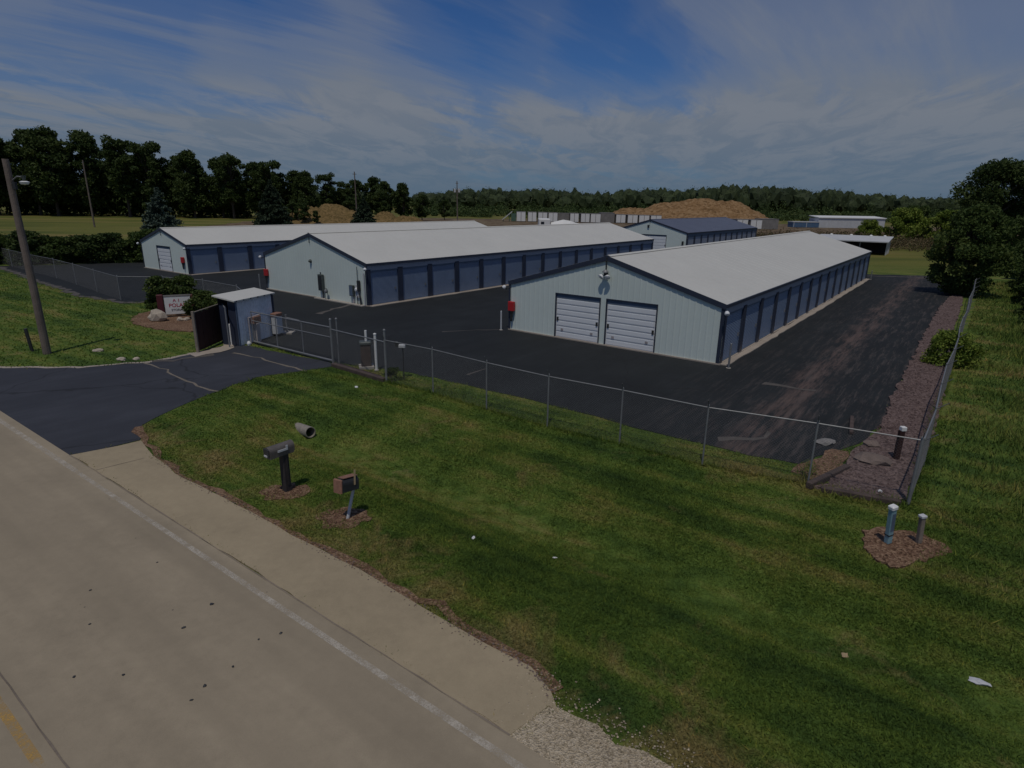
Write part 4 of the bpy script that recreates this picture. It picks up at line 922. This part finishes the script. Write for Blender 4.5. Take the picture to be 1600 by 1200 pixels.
v = np.concatenate([v[:, [0, 1, 2]], v[:, [0, 2, 3]]]).reshape(-1, 3); t = np.concatenate([t, t]); v = np.concatenate([v, np.concatenate(cores)]); t = np.concatenate([t, np.concatenate(ctint)])
obj('far_wood', fastmesh('far_wood', v, 3, t), 'farleaf', None, 'dark band of far woods along the horizon', 'woods', None, 'stuff')
# scrub before the woods
rg = np.random.default_rng(61); cs = []; ts = []
for k in range(900):
    y = rg.uniform(285, 465); x = rg.uniform(-.16, .78)*y
    if 40 < x < 125 and y < 330: continue
    hh = rg.uniform(2.0, 5.2)*(1.0 if rg.random() < .85 else 1.9)*(.7+.6*(y-285)/180); rr = rg.uniform(2, 4.2); n_ = 110
    d = rg.normal(size=(n_, 3)); d /= np.linalg.norm(d, axis=1)[:, None]; q = np.array([x, y, hh*.45])+d*np.array([rr, rr, hh*.55])*rg.uniform(.4, 1, n_)[:, None]; q[:, 2] = np.maximum(q[:, 2], .1)
    cs.append(q); ts.append(np.clip(rg.normal(.5, .16)+rg.normal(0, .14, n_), 0, 1))
c = np.concatenate(cs); v, t = leaves(c, .48, rg, np.concatenate(ts)); obj('far_scrub', fastmesh('far_scrub', v, 4, t), 'scrub', None, 'green scrub spread before the far woods', 'scrub', None, 'stuff')

# spruces
def spruce_meshes(seed, H, Rr, leaf, rows=26):
    rg = np.random.default_rng(seed); cs = []; ts = []; mb = MB(); mb.tube((0, 0, -.2), (0, 0, H*.96), H*.022, .02, 8)
    for r in range(rows):
        t = (r+.3)/rows; z = .4+(H-.5)*t; rad = Rr*(1-t)**.85*(.92+.12*rg.random())+.08; nb_ = max(5, int(15*(1-t)+5))
        for b in range(nb_):
            an = rg.uniform(0, 6.283); ln = rad*rg.uniform(.72, 1.12); n_ = int(16+46*(1-t)); s = rg.uniform(.12, 1, n_)**.7
            dr = -.18*ln*s**1.5+.10*ln*s**3
            wdt = .20*ln*(1-s*.6); q = np.stack([math.cos(an)*ln*s, math.sin(an)*ln*s, z+dr], 1)+rg.normal(size=(n_, 3))*wdt[:, None]*np.array([.55, .55, .35])
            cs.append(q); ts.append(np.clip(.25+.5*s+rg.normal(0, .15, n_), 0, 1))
            if b % 2 == 0: mb.tube((0, 0, z), (math.cos(an)*ln*.8, math.sin(an)*ln*.8, z-.12*ln), .035, .01, 5)
    c = np.concatenate(cs); v, t = leaves(c, leaf, rg, np.concatenate(ts)); return mb.mesh('trunk'), fastmesh('crown', v, 4, t)
plant('spruce_tree', 'blue grey spruce behind the gable of the leftmost building', 'tree', spruce_meshes(201, 8.4, 3.9, .20, 24), ('bark', 'spruce'), -51.3, 90, .3)
plant('spruce_tree', 'tall dark spruce behind the leftmost white roof', 'tree', spruce_meshes(202, 11.4, 5.0, .28, 26), ('bark', 'needle'), -58.2, 150, 1.3)
plant('spruce_tree', 'small dark spruce beside the second sand mound', 'tree', spruce_meshes(203, 7.6, 3.7, .25, 20), ('bark', 'needle'), -36.3, 150, 2.3)
# hedge of bushes at the back of the left yard
BM_ = [tree_meshes(220+i, 3.2, 2.3, .15, 30, 150, .17, .07, shape='bush', rc=(.22, .38)) for i in range(4)]
for i in range(14):
    x = -60.5+i*1.72+rng.normal(0, .25); y = 60.3+1.0*i*.62+rng.normal(0, .5)+ (0 if i > 2 else -1.0)
    plant('hedge_bush', '%s bush from the left in the dark hedge by the left yard' % ORD[i], 'bush', BM_[i % 4], ('bark', 'leaf' if i % 3 else 'leaf2'), x, y, i*1.9, 1.0+.14*math.sin(i*2.2), 'bushes of the left hedge', .86+.08*math.cos(i*3.1))
for i in range(9):
    x = -66+i*2.6+rng.normal(0, .3); y = 68+i*1.5+rng.normal(0, .6)
    plant('hedge_bush', '%s bush from the left in the paler row behind the hedge' % ORD[i], 'bush', BM_[(i+1) % 4], ('bark', 'leaf2'), x, y, i*2.9, .68+.10*math.sin(i*1.2), 'bushes behind the left hedge')
# bushes beside the sign
SB = [tree_meshes(240+i, 2.25, 1.15, .1, 34, 170, .085, .04, shape='bush', rc=(.2, .36)) for i in range(3)]
plant('sign_shrub', 'tall dark green shrub left of the sign', 'shrub', SB[0], ('bark', 'leaf2'), -21.55, 36.7, 0, 1.0)
plant('sign_shrub', 'green shrub directly behind the sign', 'shrub', SB[1], ('bark', 'leaf2'), -20.35, 36.9, 1, 1.03)
plant('sign_shrub', 'broad shrub right of the sign, above the brown screen', 'shrub', SB[2], ('bark', 'leaf2'), -18.35, 35.2, 2, .92, zs=.82)
plant('sign_shrub', 'small shrub between the sign and the brown screen', 'shrub', SB[0], ('bark', 'leaf2'), -17.1, 34.0, 4, .72)
# trees at right
plant('deciduous_tree', 'large dark tree at the right edge, behind the fence', 'tree', tree_meshes(260, 14.3, 7.2, 1.2, 90, 330, .21, .45, rc=(.18, .32)), ('bark', 'leaf'), 73.3, 95, 0)
plant('deciduous_tree', 'dark bushy tree standing over the far end of the right fence', 'tree', tree_meshes(261, 7.3, 3.5, .35, 85, 330, .12, .22, rc=(.17, .30)), ('bark', 'leaf2'), 37.6, 50.4, 1)
plant('deciduous_tree', 'dark tree half out of frame behind the large right tree', 'tree', tree_meshes(262, 11.5, 5.5, .6, 60, 250, .22, .35, rc=(.2, .34)), ('bark', 'leaf'), 84.5, 99, 2)
LS = [tree_meshes(270+i, 5.4, 3.6, .3, 42, 190, .2, .12, shape='bush', rc=(.2, .36)) for i in range(3)]
for i, (x, y, s, mt, lb) in enumerate([(80.5, 128, 1.25, 'leaf3', 'large yellow green shrub right of the long white building'), (87.5, 126, 1.2, 'leaf3', 'yellow green shrub next to the large right tree'), (85, 133, 1.35, 'leaf2', 'green shrub behind the two yellow green shrubs'), (75.5, 132, .8, 'leaf3', 'small yellow green shrub nearest the long white building'), (62.5, 84, .62, 'leaf2', 'low green shrub left of the dark bushy tree'), (66.0, 89, .7, 'leaf3', 'low yellow shrub before the large right tree')]):
    plant('shrub', lb, 'shrub', LS[i % 3], ('bark', mt), x, y, i*2.0, s)
RS = [tree_meshes(280+i, 3.0, 1.7, .1, 34, 170, .12, .06, shape='bush', rc=(.2, .36)) for i in range(3)]
for i, (x, y, s) in enumerate([(58.0, 69.0, 1.25), (52.5, 62.0, 1.15), (47.8, 56.0, 1.1), (43.6, 50.8, 1.0), (39.4, 45.4, .92), (35.6, 40.6, .8), (32.6, 36.6, .72), (29.6, 33.0, .62), (27.0, 29.4, .5)]):
    plant('shrub', '%s shrub from the back in the brush along the right edge' % ORD[i], 'shrub', RS[i % 3], ('bark', 'leaf2' if i % 2 else 'leaf'), x, y, i*2.3, s, 'brush at the right edge')
plant('shrub', 'lime green shrub growing through the right fence', 'shrub', tree_meshes(290, 1.5, 1.25, .1, 50, 140, .065, .03, shape='bush', rc=(.2, .4)), ('bark', 'leaf3'), 20.2, 26.9, 0)
plant('weed_clump', 'dark weed clump at the foot of the tall fence post', 'weed', tree_meshes(291, .5, .42, .02, 14, 60, .045, .01, shape='bush'), ('bark', 'leaf2'), -4.75, 22.95, 0)

# ------------------------------------------------------------------ far yard: mounds, boxes, trailers
def mound(name, label, cx, cy, w, d, bumps, mat, seed):
    nxm, nym = 90, 40; xs_ = np.linspace(-w/2, w/2, nxm); ys_ = np.linspace(-d/2, d/2, nym); GX, GY = np.meshgrid(xs_, ys_); Z = np.zeros_like(GX)
    for bx_, by_, sx, sy, hh in bumps: Z = np.maximum(Z, hh*np.exp(-(((GX-bx_)/sx)**2)**1.4-(((GY-by_)/sy)**2)**1.2))
    rg = np.random.default_rng(seed)
    for k in range(14):
        fx_, fy_ = rg.uniform(.1, .9, 2); ph = rg.uniform(0, 6); Z += np.minimum(1, Z/3)*.20*np.sin(GX*fx_+ph)*np.sin(GY*fy_*1.4+ph*2)
    Z += np.minimum(1, Z/3)*rg.normal(0, .16, Z.shape)
    e = np.minimum(np.minimum(GX+w/2, w/2-GX), np.minimum(GY+d/2, d/2-GY)); Z = Z*smooth01(e/3)-.05
    V_ = np.stack([GX, GY, Z], -1).reshape(-1, 3); F_ = [(j*nxm+i, j*nxm+i+1, (j+1)*nxm+i+1, (j+1)*nxm+i) for j in range(nym-1) for i in range(nxm-1)]
    me_ = bpy.data.meshes.new(name); me_.from_pydata(V_.tolist(), [], F_); return obj(name, me_, mat, None, label, 'mound', None, None, (cx, cy, 0), smooth=True)
mound('sand_mound', 'long orange sand mound behind the dark roofed building', 84, 292, 92, 50, [(-26, 0, 14, 11, 5.2), (-12, 0, 15, 11, 7.8), (2, 2, 16, 12, 9.6), (16, 0, 11, 11, 9.0), (25, 0, 8, 9, 5.6)], 'sand', 70)
mound('sand_mound', 'grassy sand mound between the two dark spruces', -56, 192, 34, 26, [(-7, 0, 7, 7, 4.4), (0, 0, 7, 7, 5.6), (7, 0, 5, 6, 3.6)], 'sand_grassy', 71)
mound('sand_mound', 'low pale sand mound right of the small spruce', -37, 192, 22, 18, [(-3, 0, 4, 5, 3.6), (4, 0, 5, 5, 2.2)], 'sand_grassy', 72)
def sbox(x0, x1, y, z1, label, dep=6.0, mat='white', z0=.1, doors=True, side='greyshed'):
    T = thing('storage_box', label, 'storage box', ((x0+x1)/2, y, 0), 0, 'row of storage boxes in the far yard'); w = x1-x0
    MB().box(-w/2, w/2, 0, dep, z0, z1-.05).build('body', side, T); MB().box(-w/2-.05, w/2+.05, -.05, dep+.05, z1-.05, z1+.08).build('roof', 'greyshed', T)
    if doors:
        for s in (-1, 1): MB().box(s*w/4-w/4+.12, s*w/4+w/4-.06, -.06, -.002, z0+.15, z1-.1).build('door', mat, T)
        MB().box(-.05, .05, -.08, -.003, z0+.1, z1-.15).build('door_post', 'greyshed', T)
bxs = [(.7, 4.05), (4.93, 8.1), (8.7, 12.1), (12.5, 15.9), (20.5, 23.7), (24.5, 27.75), (28.1, 31.8), (37.5, 41), (41.8, 45.5), (46, 49.8), (50.3, 54.3)]
for i, (a, b_) in enumerate(bxs): sbox(a, b_, 230, 3.55-.012*a, '%s white box from the left in the far storage row' % ORD[i])
sbox(16.1, 20.3, 231, 3.2, 'grey shed in the far row after the fourth white box', doors=False); sbox(31.95, 37.1, 231, 3.6, 'grey brown shed in the far row after the seventh white box', doors=False)
sbox(68, 71.4, 190, 2.85, 'white box just right of the dark roof ridge end'); sbox(71.8, 75.3, 189, 2.85, 'second white box right of the dark roof'); sbox(75.6, 80.7, 190, 3.1, 'grey shed right of the two white boxes past the dark roof', doors=False)
T = thing('loading_ramp', 'pale sloping conveyor at the left end of the far boxes', 'ramp', (-4.5, 230, 0)); MB().add([(0, -.6, .5), (3.6, -.6, 3.4), (3.6, .6, 3.4), (0, .6, .5), (0, -.6, .9), (3.6, -.6, 3.8), (3.6, .6, 3.8), (0, .6, .9)], [(0, 3, 2, 1), (4, 5, 6, 7), (0, 1, 5, 4), (1, 2, 6, 5), (2, 3, 7, 6), (3, 0, 4, 7)]).build('belt', 'offwhite', T); MB().tube((2.6, -.4, 0), (2.6, -.4, 2.7), .12).tube((2.6, .4, 0), (2.6, .4, 2.7), .12).tube((.3, 0, 0), (.3, 0, .8), .15).build('legs', 'green', T); MB().box(3.3, 5.0, -.8, .8, .2, 2.9).build('hopper', 'green', T)
T = thing('camper_trailer', 'white camper trailer seen over the middle roof', 'camper', (7.3, 150, 0)); MB().cbox(-1.4, 1.4, 0, 7, .6, 3.15, .15).build('body', 'white', T); MB().box(-.9, -.1, -.03, -.002, 1.9, 2.5).build('window', 'window', T)
for sx in (-1.25, 1.05): MB().lathe([(0, .2), (.01, .36), (.2, .36), (.21, .2)], (sx, 4, .36), (1, 0, 0)).build('wheel', 'dark', T)
T = thing('covered_boat', 'long white covered boat beside the camper trailer', 'boat', (12.4, 152, 0), R(4))
mb = MB(); secs = [(-3.5, .9, 2.3), (-2.2, 1.1, 2.6), (-.5, 1.15, 3.0), (1.2, 1.0, 2.75), (2.6, .7, 2.3), (3.6, .1, 2.15)]
vs = []
for x_, hw, zt in secs: vs += [(x_, -hw*.5, 1.0), (x_, -hw, 1.7), (x_, 0, zt), (x_, hw, 1.7), (x_, hw*.5, 1.0)]
mb.add(vs, [(5*i+j, 5*i+(j+1) % 5, 5*i+5+(j+1) % 5, 5*i+5+j) for i in range(5) for j in range(5)]+[(4, 3, 2, 1, 0), (25, 26, 27, 28, 29)]); mb.build('hull', 'white', T)
MB().box(-3, 3.8, -.6, .6, .6, .75).tube((-1, -.9, .4), (-1, .9, .4), .35, n=12).build('trailer', 'dark', T)
T = thing('white_building', 'long low white metal building at the right of the far yard', 'building', (104.6, 214, 0), 0)
ribbed(MB(), 0, 22.8, lambda u: 3.25, [], lambda u, o, z: (u, -o, z), pitch=1.1, ro=.05).build('wall', 'offwhite', T); MB().box(0, 22.8, .01, 7, 0, 3.2).build('body', 'offwhite', T)
MB().add([(-.2, -.3, 3.25), (23, -.3, 3.25), (23, 7.3, 3.75), (-.2, 7.3, 3.75), (-.2, -.3, 3.5), (23, -.3, 3.5), (23, 7.3, 4.0), (-.2, 7.3, 4.0)], [(0, 3, 2, 1), (4, 5, 6, 7), (0, 1, 5, 4), (1, 2, 6, 5), (2, 3, 7, 6), (3, 0, 4, 7)]).build('roof', 'white', T)
T = thing('blue_container', 'low blue container with pale roof left of the long white building', 'container', (95.4, 213, 0)); MB().box(0, 9, 0, 4, .1, 1.75).build('body', 'blue_box', T); MB().box(-.1, 9.1, -.1, 4.1, 1.75, 2.0).build('roof', 'offwhite', T)
for k in range(6): MB().box(.3+k*1.45, .45+k*1.45, -.05, -.002, .1, 1.75).build('rib', 'offwhite' if k % 3 == 0 else 'trim_mid', T)
T = thing('open_shelter', 'open fronted white shelter with dark inside, past the nearest building', 'shelter', (55.7, 92.1, 0), -.62)
MB().box(-10, -.0, 6.3, 6.5, 0, 2.3).build('back_wall', 'offwhite', T); ribbed(MB(), 0, 6.5, lambda u: 1.95+.08*u, [], lambda u, o, z: (.0+o, u, z), z0=0).build('end_wall', 'offwhite', T)
MB().box(-10, -9.8, 0, 6.3, 0, 2.0).build('end_wall', 'offwhite', T)
MB().add([(-10.2, -.3, 1.9), (.25, -.3, 1.9), (.25, 6.8, 2.42), (-10.2, 6.8, 2.42), (-10.2, -.3, 2.05), (.25, -.3, 2.05), (.25, 6.8, 2.57), (-10.2, 6.8, 2.57)], [(0, 3, 2, 1), (4, 5, 6, 7), (0, 1, 5, 4), (1, 2, 6, 5), (2, 3, 7, 6), (3, 0, 4, 7)]).build('roof', 'offwhite', T)
MB().box(-9.7, -.1, 5.9, 6.25, .05, 2.1).build('inner_shade_panel', 'dark', T)  # dark panel before the pale back wall paints in the shade of the interior
for k in (-7, -3.5): MB().tube((k, .1, 0), (k, .1, 1.9), .07).build('post', 'galv', T)
for k in (-8.5, -5.6, -2.8, -.9): MB().lathe([(0, .25), (.12, .25), (.25, .1)], (k, 6.0, 2.50)).build('roof_vent', 'white', T)

# ------------------------------------------------------------------ grass blades, weeds, loose stones (uncountable)
def scatter(nmax, box_, dens, seed):
    rg = np.random.default_rng(seed); x = rg.uniform(box_[0], box_[1], nmax); y = rg.uniform(box_[2], box_[3], nmax)
    k = rg.uniform(0, 1, nmax) < dens(x, y); return x[k], y[k], rg
BEDS = [BED, [(7.66, 11.5), (7.85, 11.85), (8.7, 11.9), (9.1, 11.7), (9.3, 11.2), (8.5, 10.7), (7.65, 10.5), (7.55, 10.9)],
        [(-6.1, 13.2), (-5.6, 13.72), (-5.05, 13.55), (-5.0, 13.2), (-5.6, 12.9)], [(-4.3, 12.05), (-3.8, 12.52), (-3.3, 12.35), (-3.2, 12.1), (-3.95, 11.65)],
        [(-22.1, 34.2), (-22.6, 37.8), (-20.1, 37.6), (-16.6, 34.2), (-17.2, 31.3), (-19.3, 31.8)], [(-14.4, 26.5), (-13.5, 26.9), (-13.3, 30), (-14.4, 30)]]
def onlawn(x, y, soft=.08, rg=None):
    n = x*RN[0]+y*RN[1]; s = x*RD[0]+y*RD[1]
    jx = x+rg.normal(0, soft, len(x)); jy = y+rg.normal(0, soft, len(x))
    ok = ~inpoly(LOT, jx, jy) & ~inpoly(DRIVE, jx, jy) & ~inpoly(padP, jx, jy) & (n > 5.2) & ~inpoly([sn(-3.65, 5.0), sn(-3.5, 5.92), (.84, 6.75), (1.25, 6.52), (1.8, 6.12), (2.6, 5.6), (6, 3.3), (30, -14), sn(30, 5)], jx+rg.normal(0, .10, len(x)), jy)
    ok &= ~((s < -19) & (n < 6.0))
    kx = x+rg.normal(0, .11, len(x)); ky = y+rg.normal(0, .11, len(x))
    for b in BEDS: ok &= ~inpoly(b, kx, ky)
    return ok
def blades(x, y, h_, w_, rg, name, mat, label, z0=0.0, lean=.8):
    n = len(x); z = gz(x, y)+z0; an = rg.uniform(0, 6.283, n); hh = h_*rg.uniform(.5, 1.4, n); ww = w_*rg.uniform(.6, 1.4, n)
    le = rg.normal(0, lean, (n, 2))*hh[:, None]
    a = np.stack([x-np.cos(an)*ww, y-np.sin(an)*ww, z], 1); b_ = np.stack([x+np.cos(an)*ww, y+np.sin(an)*ww, z], 1); c_ = np.stack([x+le[:, 0], y+le[:, 1], z+hh], 1)
    me_ = fastmesh(name, np.stack([a, b_, c_], 1).reshape(-1, 3), 3, rg.uniform(0, 1, n)); return obj(name, me_, mat, None, label, 'grass', None, 'stuff')
rfence = lambda x, y: (x-9.66)*.791-(y-13.10)*.612          # >0 on the rough side of the right fence
d1 = lambda x, y: np.where(np.hypot(x, y) < 30, np.clip((11.0/np.maximum(np.hypot(x, y), 5))**2.0, 0, 1), 0)*(rfence(x, y) < .3+np.where(y < 13, 99, 0))
x, y, rg = scatter(2400000, (-24, 15, 4.0, 28), d1, 301); k = onlawn(x, y, .06, rg); x, y = x[k], y[k]
nn = np.sin(x*.9+1.3)*np.sin(y*.8)+.6*np.sin(x*2.3-y*1.7)
blades(x, y, .042*(1+.25*nn), .005+.0005*np.hypot(x, y), rg, 'lawn_grass', 'blade', 'mown grass covering the front lawn')
d2 = lambda x, y: .30*(np.hypot(x, y) > 20)
x, y, rg = scatter(260000, (-50, -10, 22, 56), d2, 302); k = onlawn(x, y, .08, rg) & (y < 66-.0*x) & (rfence(x, y) < 0); x, y = x[k], y[k]
blades(x, y, .07, .03, rg, 'lawn_grass', 'blade', 'mown grass covering the left lawn')
d3 = lambda x, y: np.clip((15/np.maximum(np.hypot(x, y), 8))**1.2, 0, .9)*(rfence(x, y) > .25)
x, y, rg = scatter(800000, (8, 62, 5, 60), d3, 303); k = onlawn(x, y, .05, rg) & (x < 16+.9*y); x, y = x[k], y[k]
tall = np.clip((rfence(x, y)-.5)/3, .15, 1)*np.clip((y-9)/8, .12, 1); nn = .6+.5*np.sin(x*.8+y*.3)*np.sin(y*.6)+.3*np.sin(x*2.1)
blades(x, y, (.10+.36*tall*np.clip(nn, .2, 1.4)), .006+.0005*np.hypot(x, y), rg, 'rough_grass', 'rough_blade', 'rough uncut grass and weeds right of the fence', lean=.5)
# fringe of taller grass under fences and along edges
pts = []
rg = np.random.default_rng(304)
for (a, b_) in list(zip(FR[:-1], FR[1:]))+list(zip(RF[:9], RF[1:10])):
    n = 260; t = rg.uniform(0, 1, n); P = np.array(a)[None]+(np.array(b_)-np.array(a))[None]*t[:, None]+rg.normal(0, .07, (n, 2)); pts.append(P)
for P0, P1 in [((7.6, 13.7), (9.6, 12.9)), ((7.5, 14.0), (8.3, 15.3)), ((-8.7, 24.0), (-5, 22.3))]:
    n = 300; t = rg.uniform(0, 1, n); pts.append(np.array(P0)[None]+(np.array(P1)-np.array(P0))[None]*t[:, None]+rg.normal(0, .10, (n, 2)))
P = np.concatenate(pts); blades(P[:, 0], P[:, 1], .15, .014, rg, 'fence_grass', 'blade', 'taller uncut grass along the foot of the fences')
# brown dry weeds before the far right scrub
rg = np.random.default_rng(305); n = 42000; x = rg.uniform(50, 112, n); y = rg.uniform(104, 140, n)+rg.normal(0, 2, n); hh = rg.uniform(.5, 1.9, n)*(1+.5*np.sin(x*.4)*np.sin(y*.5+x*.15))
c = np.stack([x, y, rg.uniform(.1, 1, n)*hh], 1); v, t = leaves(c, .17, rg, np.clip(rg.normal(.5, .22, n), 0, 1)); obj('dry_weeds', fastmesh('dry_weeds', v, 4, t), 'dry', None, 'brown dry weeds before the far right shrubs', 'weeds', None, 'stuff')
# loose stones
def stones(x, y, z, size, rg, name, mat, label):
    n = len(x); base = np.array([[1, 0, 0], [0, 1, 0], [-1, 0, 0], [0, -1, 0], [0, 0, .8], [0, 0, -.5]], float); tri = [(0, 1, 4), (1, 2, 4), (2, 3, 4), (3, 0, 4), (1, 0, 5), (2, 1, 5), (3, 2, 5), (0, 3, 5)]
    an = rg.uniform(0, 6.283, n); s = size*rg.uniform(.5, 1.6, (n, 1, 1)); P = base[None]*s*(1+rg.normal(0, .25, (n, 6, 3))); ca_, sa = np.cos(an)[:, None], np.sin(an)[:, None]
    Q = np.stack([P[:, :, 0]*ca_-P[:, :, 1]*sa, P[:, :, 0]*sa+P[:, :, 1]*ca_, P[:, :, 2]], -1)+np.stack([x, y, np.broadcast_to(z, x.shape)], 1)[:, None]
    V_ = Q[:, np.array(tri).ravel()].reshape(-1, 3); obj(name, fastmesh(name, V_, 3), mat, None, label, 'stones', None, 'stuff')
rg = np.random.default_rng(306); x = rg.uniform(-.6, 6, 9000); y = rg.uniform(2.5, 7.6, 9000); n = x*RN[0]+y*RN[1]; k = (n > 5.2+.1*rg.normal(size=9000)) & (n < 6.15+.22*np.abs(rg.normal(size=9000))) & (x > .25+.3*rg.normal(size=9000)); stones(x[k], y[k], .024, .014, rg, 'loose_gravel', 'gravel', 'loose pale gravel spilling between road and lawn')
x = rg.uniform(7, 38, 90000); y = rg.uniform(13, 52, 90000); k = inpoly(BED, x, y) & (rg.uniform(0, 1, 90000) < np.clip(26/np.hypot(x, y), .2, 1)**2); stones(x[k], y[k], .074, .034, rg, 'bed_stones', 'rockbed', 'purple brown stones filling the right fence bed')
cx = np.concatenate([rg.uniform(b[0], b[1], 500) for b in ((-6.2, -4.9), (-4.5, -3.1), (7.4, 9.4))]); cy = np.concatenate([rg.uniform(b[0], b[1], 500) for b in ((12.8, 13.8), (11.5, 12.7), (10.4, 12.1))])
k = inpoly(BEDS[1], cx, cy) | inpoly(BEDS[2], cx, cy) | inpoly(BEDS[3], cx, cy); stones(cx[k], cy[k], .020, .020, rg, 'mulch_chips', 'mulch', 'brown mulch chips around the mailboxes and marker posts')
# crumbs of asphalt and stone along the pavement edge
pp = np.array(padP[4:-2]); i = rg.integers(0, len(pp)-1, 500); t = rg.uniform(0, 1, 500)[:, None]; P = pp[i]+(pp[i+1]-pp[i])*t+rg.normal(0, .06, (500, 2)); stones(P[:, 0], P[:, 1], .03, .014, rg, 'edge_crumbs', 'boulder', 'brown crumbs of soil along the shoulder edge')
